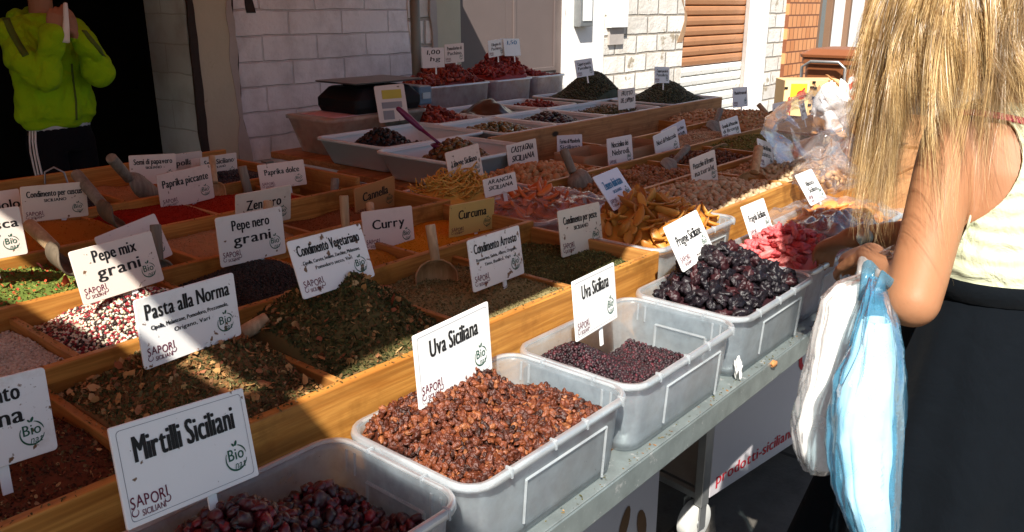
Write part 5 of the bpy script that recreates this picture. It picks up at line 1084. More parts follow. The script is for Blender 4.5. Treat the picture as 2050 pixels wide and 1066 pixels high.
# ---------------------------------------------------------------- films, sacks and the cart
def film_sheet(name, x0, x1, y0, y1, h, label, seed, amp=.012, n=46, wild=.0, mt=None):
    nz = Waves(seed, 9, 7, 2, 3); n2 = Waves(seed+1, 22, 6, 2, 2); n3 = Waves(seed+2, 14, 5, 2, 2)
    def P(u, v):
        p = np.array([u-.5, v-.5]); x = x0+(x1-x0)*u+wild*float(n3(p)); y = y0+(y1-y0)*v+wild*float(n3(p+5))
        e = min(u, 1-u, v, 1-v); drop = .02*math.exp(-e*18)
        return (x, y, float(h(x, y))+amp*(1-abs(float(nz(p))))*1.0+amp*.4*float(n2(p))-drop)
    q = MB(); q.grid(P, n, n); o = q.build(name, mt or m_film, None, True)
    return tag(o, label, 'film')
film_sheet('clear_film', 1.005, 1.43, .685, 1.005, hf(1.000, [(1.2, .85, .12, .09, .028), (1.10, .90, .02, .10, .03)], 71), 'crumpled clear film laid over the candied orange peel', 71, .010)
film_sheet('clear_film', 1.60, 2.02, .02, .33, hf(.962, [(1.8, .18, .13, .09, .032), (1.68, .2, .02, .12, .02)], 72), 'crumpled clear film laid over the apricots', 73, .014)
film_sheet('clear_film', 1.36, 1.74, -.01, .20, hf(.965, [(1.50, .08, .09, .07, .05), (1.64, .07, .05, .06, .03)], 74), 'folded milky film heaped over the end of the strawberry bin', 76, .018, 40, .006, M_film('milky_wrap', (.94, .92, .94), .30, 1.0, .08, .35, 18, (.80, .74, .78), .5))
# tall loose bag of clear film over the far nuts
fp = [at(1585, 262, d=2.75), at(1700, 215, d=2.85), at(1745, 400, d=2.55), at(1600, 380, d=2.45)]
cx = sum(fp)/4
def bagfn(rx, ry, z0, z1, c0, seed, amp=.10, lean=(0, 0)):
    nz = Waves(seed, 1.3, 8, 3, 3)
    def P(u, v):
        a = 2*math.pi*u; k = math.sin(math.pi*(.06+.92*v))**.6; d = np.array([math.cos(a), math.sin(a), (v-.5)*2]); r = k*(1+amp*1.6*float(nz(d*2.4))-amp*abs(float(nz(d*5+7))))
        return (c0[0]+rx*r*math.cos(a)+lean[0]*v, c0[1]+ry*r*math.sin(a)+lean[1]*v, z0+(z1-z0)*v+.02*float(nz(d*3+3)))
    return P
q = MB(); q.grid(bagfn(.22, .17, .95, 1.235, (2.46, .52), 81, .13, (.05, .02)), 60, 34, True); o = q.build('clear_bag', m_film, None, True); tag(o, 'big loose bag of clear film standing over the far nuts', 'bag')
q = MB(); q.grid(bagfn(.15, .12, .955, 1.08, (2.15, .34), 82, .16), 44, 22, True); o = q.build('clear_bag', m_film, None, True); tag(o, 'small crumpled clear bag between the apricots and the nut box', 'bag')
V, F = scatter([blob(2, .0135, .0115, .009, .12, 2.4, 470)], rand_spots(2.08, 2.22, .29, .39, lambda x, y: np.full(np.shape(x), .985), 34, .012), 1.0)
tag(mesh_obj('chestnuts', V, F, mg_chest, None, True), 'handful of chestnuts inside the small crumpled clear bag', 'chestnuts', None, 'stuff')
# red brown liner board and brown paper sack
q = MB(); pa, pb = at(1488, 258, y=1.06), at(1605, 242, y=.76); 
def liner(u, v): p = np.array([3.25, .80, .97])*(1-u)+np.array([3.05, .55, 1.03])*u; return (p[0]+.04*math.sin(u*5), p[1], .83+(p[2]+.02*math.sin(u*6)-.83)*v)
q.grid(liner, 14, 5); o = q.build('card_liner', M_plain('red_brown_card', (.34, .14, .075), .6, .15, 6), None, True, solid=.004); tag(o, 'red brown card liner standing curved behind the clear bag', 'liner')
ps = thing('paper_sack', (2.1, 1.2, TT), 'open brown paper sack with a folded rim among the chestnuts and hazelnuts', 'sack')
for x0, x1, y0, zt, sd in ((1.93, 2.18, 1.30, 1.00, 1), (2.20, 2.50, 1.28, .995, 2)):
    nz = Waves(90+sd, 14, 6, 3, 2); rings = []
    for z in np.linspace(TT+.014, zt, 9):
        ring = np.array(rrect(x0, x1, y0-.11, y0+.05, .012, z, 3)); ring[:, :2] += .005*nz(ring)[:, None]; rings.append(ring)
    q = MB(); q.loft(rings, True, False); q.build('paper_wall', m_kraft, ps, True, solid=.0015)
V, F = base_grid(1.94, 2.17, 1.20, 1.34, hf(.955, [], 95, .004), TT+.02, 16); tag(mesh_obj('almond_flour', V, F, M_powder('pale_flour', (.62, .50, .34), (.52, .40, .26)), None, True), 'pale almond flour inside the brown paper sack', 'flour', None, 'stuff')
# cart under the table with red lettering
cang = R(-7.6); ca = np.array([math.cos(cang), math.sin(cang), 0]); cn = np.array([math.sin(cang), -math.cos(cang), 0]); c0 = np.array([1.35, .30, 0])
CT = thing('metal_cart', (1.9, .4, 0), 'white sided metal cart with red lettering on casters under the table', 'cart')
m_cart = M_plain('shaded_cart_white', (.46, .44, .46), .4, .06, 6, .05, 30, .5)  # white paint greyed, the shade under the table put into its colour
q = MB(); q.obox(c0+ca*.70+np.array([0, 0, .445])-cn*.006, ca*.70, cn*.006, np.array([0, 0, .30])); q.build('side_panel', m_cart, CT, bevel=.003)
for s_, dd in ((-.022, 0), (1.42, 0), (-.022, .5), (1.42, .5)):
    q = MB(); q.obox(c0+ca*s_+np.array([0, 0, .44])-cn*(.012+dd), ca*.018, cn*.014, np.array([0, 0, .31])); q.build('post', m_steel, CT, bevel=.002)
for zz in (.155, .42, .70):
    q = MB(); q.obox(c0-ca*.022-cn*.26+np.array([0, 0, zz]), ca*.010, cn*.235, np.array([0, 0, .010])); q.build('side_rail', m_steel, CT)
q = MB(); q.obox(c0+ca*.70-cn*.27+np.array([0, 0, .16]), ca*.70, cn*.24, np.array([0, 0, .006])); q.build('shelf', m_steel, CT)
acc = []; put_text(acc, 'prodotti-siciliani.com', .03, .035, .56, .040, .06, 'L')
acc2 = []; put_text(acc2, 'O', .46, .27, .085, .10, .10, 'L'); put_text(acc2, 'C', .46, .40, .085, .10, .10, 'L')
for nm_, acc in (('lettering', acc), ('large_lettering', acc2)):
  Vs = []; Fs = []; b = 0
  for V, F in acc: Vs.append(c0+np.outer(V[:, 0], ca)+np.outer(V[:, 1]+.145, [0, 0, 1.])+cn*.0015+np.outer(V[:, 2], cn)); Fs.append(F+b); b += len(V)
  mesh_obj(nm_, np.concatenate(Vs), np.concatenate(Fs), m_redink, CT)
for (s_, dd) in ((-.012, .045), (1.40, .045), (-.012, .5), (1.40, .5)):
    cc_ = c0+ca*s_-cn*dd; w_ = cc_+np.array([0, 0, .064])+cn*.012-ca*.01
    q = MB(); q.tube([w_-cn*.022, w_-cn*.019, w_+cn*.019, w_+cn*.022], [.054, .062, .062, .054], 26); wh = q.build('wheel', m_tyre, CT, True, bevel=.003)
    q = MB(); q.tube([w_-cn*.026, w_+cn*.026], .016, 12); q.build('hub', m_steel, wh, True)
    for sgn in (-1, 1): q = MB(); q.obox(w_+cn*.029*sgn+np.array([0, 0, .028]), ca*.016, cn*.0018, np.array([0, 0, .045])); q.build('fork', m_steel, CT, bevel=.001)
GP = thing('front_board', (.3, .31, 0), 'grey board printed with dark petals closing the front below the rail', 'board')
MB().box(-1.3, 1.06, .312, .322, .10, .80-.03).build('panel', M_plain('grey_board', (.40, .39, .41), .45, .05, 5), GP, bevel=.002)
m_petal = M_plain('petal_print', (.10, .05, .02), .5, .5, 9)
q = MB(); acc = []
for px_, py_, rot in ((1250, 1052, .35), (1285, 1050, -.3)):
    c_ = at(px_, py_, y=.3105); disc(acc, c_[0], c_[2], .022, .052, -rot)
for V, F in acc: q.add([(v[0], .3105, v[1]) for v in V], [tuple(f) for f in F])
q.build('petal_emblem', m_petal, GP)
for x in (-1.2, 1.0): MB().box(x, x+.03, .325, .355, 0, .77).build('leg', m_steel, GP)

# ---------------------------------------------------------------- street things beyond the stall
m_bp = M_plain('brown_bin_plastic', (.20, .065, .022), .45, .12, 5, .1, 30, .5)
WB = thing('wheelie_bin', (7.3, 2.07, 0), 'brown wheeled bin with a red and white reflective strip by the tiled wall', 'bin')
bx0, bx1, by0, by1, bt = 7.0, 7.62, 1.80, 2.35, 1.13
q = MB(); q.loft([rrect(bx0+.07, bx1-.05, by0+.06, by1-.06, .04, .06), rrect(bx0+.06, bx1-.04, by0+.05, by1-.05, .05, .10), rrect(bx0+.01, bx1-.01, by0+.01, by1-.01, .05, bt-.08), rrect(bx0-.015, bx1+.015, by0-.015, by1+.015, .05, bt-.075), rrect(bx0-.015, bx1+.015, by0-.015, by1+.015, .05, bt-.02)]); q.build('body', m_bp, WB, bevel=.004)
q = MB(); q.loft([rrect(bx0-.03, bx1+.05, by0-.03, by1+.03, .06, bt-.018), rrect(bx0-.035, bx1+.05, by0-.035, by1+.035, .06, bt+.01), rrect(bx0+.03, bx1+.0, by0+.03, by1-.03, .06, bt+.055), rrect(bx0+.06, bx1-.03, by0+.06, by1-.06, .05, bt+.06)]); q.build('lid', m_bp, WB, bevel=.004)
q = MB(); q.tube([(bx0-.02, by1-.02, .55), (bx0-.05, by1-.02, bt-.10), (bx0-.06, by1-.10, bt-.05), (bx0-.06, by0+.20, bt-.05), (bx0-.05, by0+.14, bt-.10), (bx0-.02, by0+.14, .55)], .014, 10, True); q.build('handle', m_steel, WB, True)
m_stripe, n, out = new_mat('reflective_strip'); v = coords(n, (1, 1, 1), 'Object', (R(40), 0, 0)); wv = N(n, 'ShaderNodeTexWave', i_Scale=3.4); wv.bands_direction = 'Z'; n.links.new(v, wv.inputs[0]); cc = ramp(n, wv.outputs[0], [(.49, (.62, .03, .05)), (.51, (.86, .86, .86))]); principled(n, out, cc, .3)
MB().box(bx0-.002, bx0+.03, by0+.03, by0+.115, .58, bt-.17).build('reflective_strip', m_stripe, WB)
for yy in (by0+.06, by1-.06): q = MB(); q.tube([(bx1, yy-.03, .10), (bx1, yy+.03, .10)], .10, 20); q.build('wheel', m_black, WB, True)
NT = thing('neighbour_table', (5.6, 1.35, 0), 'plain table of the next stall holding cartons', 'table')
MB().box(4.75, 6.4, .35, 1.75, .71, .74).build('tabletop', m_board, NT)
for x in (4.85, 6.3):
    for y in (.45, 1.65): MB().box(x-.02, x+.02, y-.02, y+.02, 0, .71).build('leg', m_steel, NT)
dc = at(1622, 238, z=.742); fx = np.array([.62, -.785, 0]); fy = np.array([.785, .62, 0]); DW, DH = .43, .285
m_cb = M_plain('carton', (.62, .42, .20), .8, .06, 4, .1, 20); m_cp = M_plain('printed_carton', (.80, .66, .30), .6, .06, 3); m_cy = M_plain('printed_yellow', (.80, .50, .02), .6, .06, 3); m_cr = M_plain('printed_red', (.55, .03, .02), .5, .06, 3)
DC = thing('fruit_carton', dc, 'open yellow printed fruit carton with red lettering and a red fruit', 'carton')
q = MB(); q.obox(dc+fy*.13+np.array([0, 0, DH/2]), fx*DW/2, fy*.125, np.array([0, 0, DH/2])); q.build('carton_body', m_cb, DC, bevel=.004)
def onface(u, v, off=.003): return dc+fx*u+np.array([0, 0, v])+fy*(.005-off)
q = MB(); q.obox(onface(-DW*.28, DH*.5, .002), fx*DW*.21, fy*.001, np.array([0, 0, DH*.485])); q.build('printed_panel', m_cp, DC)
q = MB(); q.obox(onface(-DW*.25, DH*.74, .0042), fx*DW*.14, fy*.001, np.array([0, 0, DH*.17])); q.build('yellow_print', m_cy, DC)
acc = []; disc(acc, -DW*.20, DH*.62, .036, .034); disc(acc, -DW*.17, DH*.75, .008, .02, -.6)
q = MB()
for V, F in acc: q.add([onface(p[0], p[1], .0062) for p in V], [tuple(f) for f in F])
q.build('fruit_print', m_cr, DC)
acc = []; put_text(acc, 'Dole', 0, 0, DH*.50, .042, .25, 'L'); q = MB()
for V, F in acc: q.add([onface(-DW*.36-p[1], DH*.06+p[0], .006+p[2]*4) for p in V], [tuple(f) for f in F])
q.build('lettering', m_cr, DC)
for (u, v_) in ((-.47, .80), (-.03, .82), (.0, .95), (.03, .80), (.47, .80), (-.04, .36), (.0, .20), (-.47, .30), (.02, .55)): q = MB(); q.obox(onface(u*DW, v_*DH, .006), fx*.012, fy*.003, np.array([0, 0, .008])); q.build('carton_slot', m_black, DC)
wb = at(1668, 214, d=5.6); q = MB(); q.grid(bagfn(.22, .15, .742, .742+.30, (wb[0], wb[1]), 91, .10), 40, 22, True); o = q.build('white_bag', M_plain('white_sack', (.85, .85, .84), .5, .04, 6, .4, 14), None, True); tag(o, 'bright white plastic sack on the next stall', 'bag')
q = MB(); p1, p2 = at(1655, 150, d=6.2), at(1702, 190, d=5.9); q.obox((p1+p2)/2, (p2-p1)/2, np.array([.01, .01, 0]), np.cross((p2-p1)/np.linalg.norm(p2-p1), [.7, .7, 0])*.018); o = q.build('loose_board', m_board); tag(o, 'loose wooden slat leaning in front of the brown bin', 'slat')
# ---------------------------------------------------------------- people
from mathutils.bvhtree import BVHTree
def skin_mat(name, c1, c2):
    mt, n, out = new_mat(name); v = coords(n); c = mixc(n, noise(n, v, 14, 5), c1, c2)
    f = ramp(n, noise(n, v, 160, 2), [(.70, (0, 0, 0)), (.76, (.35, .35, .35))]); c = mixc(n, f, c, tuple(x*.55 for x in c1))
    p = principled(n, out, c, .55, .3, 0, bump(n, noise(n, v, 220, 4), .25, .001)); p.inputs['Subsurface Weight'].default_value = .12; p.inputs['Subsurface Radius'].default_value = (.012, .005, .003); p.inputs['Subsurface Scale'].default_value = .5; return mt
m_skin = skin_mat('tanned_skin', (.30, .135, .062), (.36, .17, .085)); m_skin2 = skin_mat('olive_skin', (.34, .16, .09), (.40, .20, .12))
def cloth(name, c, fine=300, fold=14, amt=.4, rough=.85, var=.08, wave=None):
    mt, n, out = new_mat(name); v = coords(n); cc = mixc(n, noise(n, v, 30, 4), tuple(x*(1-var) for x in c), tuple(min(1, x*(1+var)) for x in c))
    b1 = bump(n, noise(n, v, fine, 3), .25, .001); b2 = bump(n, noise(n, v, fold, 4, .5, .6), amt, .02, b1)
    if wave:
        wv = N(n, 'ShaderNodeTexWave', i_Scale=wave, i_Distortion=3.5, i_Detail=2); wv.bands_direction = 'Z'; n.links.new(v, wv.inputs[0]); b2 = bump(n, wv.outputs[0], .5, .006, b2)
    p = principled(n, out, cc, rough, .08, 0, b2); p.inputs['Sheen Weight'].default_value = .03; return mt
def fuse(name, mb, voxel, mats, it=6, parent=None, fac=.5):
    """join overlapping closed shapes into one continuous skin"""
    t = mesh_obj('fuse_tmp', mb.V, mb.F, [])
    r_ = t.modifiers.new('r', 'REMESH'); r_.mode = 'VOXEL'; r_.voxel_size = voxel; r_.use_smooth_shade = True
    s_ = t.modifiers.new('s', 'SMOOTH'); s_.factor = fac; s_.iterations = it
    bpy.context.view_layer.update(); me = bpy.data.meshes.new_from_object(t.evaluated_get(bpy.context.evaluated_depsgraph_get()))
    tm_ = t.data; bpy.data.objects.remove(t); bpy.data.meshes.remove(tm_)
    V = np.empty(len(me.vertices)*3); me.vertices.foreach_get('co', V); V = V.reshape(-1, 3); F = [tuple(p.vertices) for p in me.polygons]; NN = np.array([v.normal[:] for v in me.vertices]); bpy.data.meshes.remove(me)
    return (V, F, NN)
def hand(mb, w_, d, nrm, side, curl=.5, sc=1.0, spread=.0):
    """palm and five bent fingers; d along the hand, nrm out of the palm, side=+1 puts the thumb on +cross(d, nrm)"""
    d = np.asarray(d, float)/np.linalg.norm(d); nrm = np.asarray(nrm, float); nrm = nrm-d*(nrm@d); nrm /= np.linalg.norm(nrm); s_ = np.cross(d, nrm)*side
    def ell(c, a, b_, n=14): return [c+s_*a*math.cos(t)+nrm*b_*math.sin(t) for t in np.linspace(0, 2*math.pi, n, endpoint=False)]
    mb.loft([ell(w_+d*x*sc, a*sc, b_*sc) for x, a, b_ in ((-.015, .026, .020), (.0, .027, .019), (.025, .035, .017), (.055, .041, .016), (.078, .042, .014), (.092, .036, .011))])
    for k, (o_, L, r_) in enumerate(((.031, .066, .0085), (.011, .074, .009), (-.010, .069, .0086), (-.030, .054, .0075))):
        c_ = curl*(1+.12*k); p = w_+(d*.082+s_*o_)*sc; P = [p-d*.012*sc]; a = 0.0
        for j, f_ in enumerate((.45, .32, .23)):
            P.append(p.copy()); a += c_*(.7, 1.0, .7)[j]; dd = d*math.cos(a)+nrm*math.sin(a)+s_*spread*(o_*8); p = p+dd*L*f_*sc
        P.append(p); mb.tube(P, [r_*sc*q_ for q_ in (1.05, 1.05, .98, .9, .74)], 9, True)
    p = w_+(d*.015+s_*.026)*sc; q1 = p+(d*.028+s_*.026+nrm*.012)*sc; q2 = q1+(d*.032+s_*.006+nrm*.016)*sc; q3 = q2+(d*.020-s_*.006+nrm*.014)*sc
    mb.tube([p, q1, q2, q3], [.014*sc, .0115*sc, .0095*sc, .0075*sc], 9, True)
def head(mb, c, fwd, up=np.array([0, 0, 1.]), sc=1.0):
    f = np.asarray(fwd, float); f /= np.linalg.norm(f); u = up-f*(up@f); u /= np.linalg.norm(u); r_ = np.cross(f, u)
    def ring(z, a, b_, off): return [c+u*z*sc+f*(off+b_*math.cos(t))*sc+r_*a*math.sin(t)*sc for t in np.linspace(0, 2*math.pi, 20, endpoint=False)]
    mb.loft([ring(z, a, b_, o_) for z, a, b_, o_ in ((-.115, .022, .028, .055), (-.10, .042, .048, .038), (-.075, .056, .068, .020), (-.04, .066, .085, .008), (0, .073, .095, 0), (.045, .077, .100, -.006), (.08, .070, .090, -.008), (.105, .048, .062, -.010), (.118, .02, .026, -.010))])
    mb.tube([c+(u*.012+f*.090)*sc, c+(f*.104-u*.018)*sc, c+(f*.112-u*.034)*sc], [.009*sc, .012*sc, .013*sc], 8, True)          # nose
    mb.tube([c+(f*.094-u*.064-r_*.022)*sc, c+(f*.103-u*.064)*sc, c+(f*.094-u*.064+r_*.022)*sc], [.006*sc, .009*sc, .006*sc], 8, True)  # mouth
    mb.tube([c+(f*.082+u*.026-r_*.05)*sc, c+(f*.098+u*.030)*sc, c+(f*.082+u*.026+r_*.05)*sc], [.007*sc, .008*sc, .007*sc], 8, True)   # brow
    for sg in (-1, 1): mb.tube([c+(r_*.074*sg+u*.022-f*.012)*sc, c+(r_*.083*sg+u*.0-f*.018)*sc, c+(r_*.074*sg-u*.030-f*.008)*sc], [.012*sc, .014*sc, .009*sc], 8, True, flat=(r_, .5))
    return f, u, r_

# ---- the woman at the stall, seen from behind
WF = np.array([.707, .707, 0]); WR = np.array([.707, -.707, 0]); UP = np.array([0, 0, 1.])
SL = at(1908, 288, d=1.56); EL = at(1826, 604, d=1.44); WL = at(1742, 512, d=1.665)
cS = SL+WR*.165; SRt = SL+WR*.33; ER = np.array([1.34, -.27, 1.07]); WRr = at(1702, 476, d=1.93)
TOR = [(.80, 1.035, -.415, .17, .125), (.90, 1.04, -.412, .172, .128), (.98, 1.045, -.408, .155, .112), (1.07, 1.056, -.402, .128, .096), (1.18, 1.085, -.396, .132, .103), (1.27, 1.115, -.390, .150, .108), (1.33, 1.135, -.386, .150, .092), (1.375, 1.148, -.380, .120, .070), (1.41, 1.158, -.372, .075, .058), (1.44, 1.165, -.365, .055, .052)]
def tor(z):
    zz = [t[0] for t in TOR]; return [np.interp(z, zz, [t[i] for t in TOR]) for i in (1, 2, 3, 4)]
q = MB()
def tring(z, grow=0, n=28):
    x, y, a, b_ = tor(z); c_ = np.array([x, y, z]); out_ = []
    for t in np.linspace(0, 2*math.pi, n, endpoint=False):
        ct, st_ = math.cos(t), math.sin(t); k = 1.0-.08*max(0, -st_)*abs(math.cos(t)) ; groove = 1-.05*math.exp(-((t-1.5*math.pi)/.18)**2)
        out_.append(c_+WR*(a+grow)*math.copysign(abs(ct)**.9, ct)+WF*(b_+grow)*st_*k*groove)
    return out_
q.loft([tring(z) for z in (.80, .85, .90, .94, .98, 1.02, 1.07, 1.12, 1.18, 1.23, 1.27, 1.30, 1.33, 1.355, 1.375, 1.41, 1.44)])
nb_ = np.array([1.16, -.37, 1.40]); hc0 = np.array([1.205, -.315, 1.62])
q.tube([nb_, nb_*.5+hc0*.5-UP*.02, hc0-UP*.07], [.056, .050, .052], 16, True)
hf_, hu_, hr_ = head(q, hc0, (.60, .66, -.34))
def arm(sh, el, wr, k=1.0):
    m1 = sh*.55+el*.45; m2 = el*.6+wr*.4; ax = (el-sh)/np.linalg.norm(el-sh)
    q.tube([sh-ax*.0+UP*.0, sh*.8+el*.2, m1, sh*.15+el*.85, el], [.055*k, .054*k, .0505*k, .047*k, .045*k], 18, True)
    q.tube([el, el*.75+wr*.25, m2, el*.25+wr*.75, wr], [.045*k, .0455*k, .042*k, .033*k, .027*k], 16, True)
arm(SL, EL, WL, 1.04); arm(SRt, ER, WRr, .95)
q.tube([cS*.75+SL*.25+UP*.045, SL+UP*.012], [.046, .055], 14, True); q.tube([cS*.75+SRt*.25+UP*.045, SRt+UP*.012], [.046, .052], 14, True)
q.tube([SL-UP*.02+WR*.01, SL*.6+cS*.4-UP*.10], [.052, .06], 14, True); q.tube([SL+WR*.05-WF*.035-UP*.02, cS-WF*.065-UP*.06], [.045, .035], 14, True)
hand(q, WL, (.8, .55, -.22), (.3, -.2, -.9), 1, .55); hand(q, WRr, (.5, .72, -.5), (-.3, -.3, -.9), -1, .5)
for sg in (-1, 1):
    hp_ = np.array([1.04, -.412, .86])+WR*.085*sg; kn = hp_*np.array([1, 1, 0])+np.array([.01, .02, .47])+WF*.02; an = kn*np.array([1, 1, 0])+np.array([0, 0, .085])-WF*.03
    q.tube([hp_, hp_*.5+kn*.5, kn, kn*.65+an*.35, an], [.088, .073, .053, .052, .034], 14, True); q.tube([an-UP*.03-WF*.03, an-UP*.048+WF*.06, an-UP*.058+WF*.15], [.034, .032, .022], 12, True)
Vb, Fb, Nb = fuse('person', q, .0062, m_skin, 7)
person = mesh_obj('person', Vb, Fb, m_skin, None, True, loc=(1.05, -.41, 0))
tag(person, 'long haired blonde person in a pale tank top and dark skirt holding carrier bags', 'person')
bvh = BVHTree.FromPolygons([Vector(v) for v in Vb], Fb)
# pale ribbed tank top cut from the body's own surface
hemz = 1.052; CA = at(1914, 342, d=1.56); CAr = CA+WR*.335; nkc = np.array([1.15, -.35, 1.435])
def fmask(P):
    P = np.asarray(P); z = P[..., 2]; x, y, a, b_ = tor(z); du = (P[..., 0]-x)*WR[0]+(P[..., 1]-y)*WR[1]; dv = (P[..., 0]-x)*WF[0]+(P[..., 1]-y)*WF[1]
    qv = (du/a)**2+(dv/b_)**2; dn = np.linalg.norm((P-nkc)*np.array([1, 1, .9]), axis=-1)
    f = np.minimum(z-hemz-.004*np.sin(du*40), np.linalg.norm(P-CA, axis=-1)-.122); f = np.minimum(f, np.linalg.norm(P-CAr, axis=-1)-.122); f = np.minimum(f, dn-.098); f = np.minimum(f, np.where(z < 1.31, (1.55-qv)*.08, .1)); return f
fv = fmask(Vb); keep = [i for i, f in enumerate(Fb) if all(fv[j] > -.0062 for j in f) and any(fv[j] > 0 for j in f)]
used = sorted({j for i in keep for j in Fb[i]}); mp_ = {j: k for k, j in enumerate(used)}; Vt = Vb[used].copy(); Nt = Nb[used]; ft = fv[used]
edge = np.where(ft < .002)[0]
for _ in range(3):
    e_ = 1e-4; gr = np.stack([(fmask(Vt[edge]+e_*np.eye(3)[i])-fmask(Vt[edge]))/e_ for i in range(3)], -1); f_ = fmask(Vt[edge]); ok = f_ < .0015
    Vt[edge] -= np.where(ok, f_/(np.sum(gr**2, -1)+1e-6), 0)[:, None]*gr*.9
fk_ = [Fb[i] for i in keep]; ec_ = {}
for f in fk_:
    for a_, c_ in zip(f, f[1:]+f[:1]): k_ = (min(a_, c_), max(a_, c_)); ec_[k_] = ec_.get(k_, 0)+1
nb2 = {}
for (a_, c_), cnt in ec_.items():
    if cnt == 1: nb2.setdefault(mp_[a_], []).append(mp_[c_]); nb2.setdefault(mp_[c_], []).append(mp_[a_])
for _ in range(10):
    W_ = Vt.copy()
    for a_, ns_ in nb2.items(): W_[a_] = Vt[a_]*.4+.6*np.mean([Vt[j] for j in ns_], 0)
    Vt = W_
wn = Waves(5, 26, 8, 3, 2); off = .0045+.0045*np.abs(wn(Vt*np.array([.5, .5, 1.6])))*np.clip(ft/.03, 0, 1)
m_top = cloth('pale_tank_top', (.52, .54, .37), 260, 16, .8, .8, .05, 11.0)
o = mesh_obj('tank_top', Vt+Nt*off[:, None], [tuple(mp_[j] for j in Fb[i]) for i in keep], m_top, person, True); s_ = o.modifiers.new('solid', 'SOLIDIFY'); s_.thickness = .003; s_.offset = 0
# dark skirt with soft folds
q = MB(); SK = [(1.075, 1.056, -.402, .136, .104), (1.05, 1.055, -.403, .142, .110), (.98, 1.047, -.408, .172, .130), (.88, 1.042, -.412, .205, .160), (.75, 1.040, -.414, .245, .20), (.60, 1.04, -.415, .285, .235), (.42, 1.04, -.415, .325, .27), (.30, 1.04, -.415, .345, .29)]
def skirt(u, v):
    z = 1.075+(.30-1.075)*v; zz = [-s[0] for s in SK]; x, y, a, b_ = [np.interp(-z, zz, [s[i] for s in SK]) for i in (1, 2, 3, 4)]; t = 2*math.pi*u
    fo = 1+v**.7*(.06*math.sin(9*t+1.2+1.5*v)+.10*math.sin(5*t+.9+.6*v)+.025*math.sin(14*t+2-2*v)); return np.array([x, y, z])+WR*a*fo*math.cos(t)+WF*b_*fo*math.sin(t)
q.grid(skirt, 120, 40, True); o = q.build('skirt', cloth('navy_skirt', (.0024, .0038, .0058), 420, 9, .5, .9, .15), person, True, solid=.003)
q = MB(); q.loft([tring(1.079, .012), tring(1.045, .016), tring(1.045, .008), tring(1.079, .004)], False, False); q.build('waistband', cloth('navy_band', (.003, .0045, .0065), 420, 20, .2), person, True)
# pink strap lying over the shoulder blade
def drape(p, off): loc, nrm, i_, d_ = bvh.find_nearest(Vector(p)); return np.array(loc)+np.array(nrm)*off
SP = [drape(at(*p, d=1.5), .010) for p in ((1916, 212), (1950, 222), (1990, 242), (2030, 264), (2075, 292), (2120, 330), (2150, 390))]
q = MB(); q.tube(SP, [.0075]*len(SP), 8, flat=(np.array(bvh.find_nearest(Vector(SP[3]))[1]), .3)); q.build('strap', cloth('pink_strap', (.40, .05, .085), 500, 20, .1), person, True)
# wrist watch on the far arm
wa = (WRr-ER)/np.linalg.norm(WRr-ER); wp_ = WRr-wa*.03; wc = CC-wp_; wc = wc-wa*(wc@wa); wc /= np.linalg.norm(wc)
q = MB(); q.tube([wp_-wa*.011, wp_-wa*.009, wp_+wa*.009, wp_+wa*.011], [.0305, .033, .033, .0305], 20); bd = q.build('watch_band', m_steel, person, True)
q = MB(); q.tube([wp_+wc*.030, wp_+wc*.041], [.019, .018], 20); q.build('watch_case', m_galv, person, True)
# hair: a few thousand fine tapered strands in wavy locks
mt, n, out = new_mat('blonde_hair'); ge = n.nodes.new('ShaderNodeNewGeometry')
cc = ramp(n, ge.outputs['Random Per Island'], [(0, (.26, .135, .045)), (.3, (.48, .29, .105)), (.65, (.70, .48, .20)), (1, (.90, .71, .39))]); hv = coords(n, (26, 26, 3.2)); cc = mixc(n, ramp(n, noise(n, hv, 1.0, 4, .6), [(.40, (0, 0, 0)), (.62, (.8, .8, .8))]), cc, (.15, .08, .03))  # golden highlights and brown shadows put into strand and lock colour
p = principled(n, None, cc, .34, .55); p.inputs['Anisotropic'].default_value = .5
tl = N(n, 'ShaderNodeBsdfTranslucent'); n.links.new(cc, tl.inputs[0]); mx = N(n, 'ShaderNodeMixShader', i_0=.22); n.links.new(p.outputs[0], mx.inputs[1]); n.links.new(tl.outputs[0], mx.inputs[2]); n.links.new(mx.outputs[0], out.inputs[0]); m_hair = mt
hrng = np.random.default_rng(42)
def scalp(a, e):
    """a around the head, e down from the crown"""
    dv = hu_*math.cos(e)+math.sin(e)*(hf_*math.cos(a)+hr_*math.sin(a)); return hc0+hu_*.006+dv*np.array([1, 1, 1])*(.086+.026*abs(dv@hf_)), dv
LOCKS = []
# each row: how far across the fall (px), where it ends, how close to the viewer, how many locks
FALL = [((1712, 1800), (290, 520), (1.48, 1.64), 92), ((1716, 1800), (100, 330), (1.50, 1.66), 34), ((1780, 1850), (200, 390), (1.43, 1.60), 56), ((1840, 1905), (160, 320), (1.40, 1.50), 36), ((1900, 1990), (130, 300), (1.42, 1.50), 52), ((1980, 2070), (120, 290), (1.42, 1.50), 52), ((2050, 2160), (180, 420), (1.44, 1.52), 40), ((1850, 1920), (420, 590), (1.36, 1.42), 7), ((1950, 2040), (300, 490), (1.40, 1.46), 9), ((1690, 1730), (200, 330), (1.50, 1.6), 8), ((1760, 1795), (400, 455), (1.47, 1.53), 8), ((2160, 2260), (150, 400), (1.5, 1.6), 14)]
for (xa, xb), (ya_, yb_), (da, db), cnt in FALL:
    for k in range(cnt):
        f_ = (k+hrng.uniform(0, 1))/cnt; ex = xa+(xb-xa)*f_; ey = ya_+(yb_-ya_)*hrng.beta(1.6, 1.9); dd = hrng.uniform(da, db)
        LOCKS.append((ex, ey, dd))
allV = []; allF = []; b = 0; NP = 20
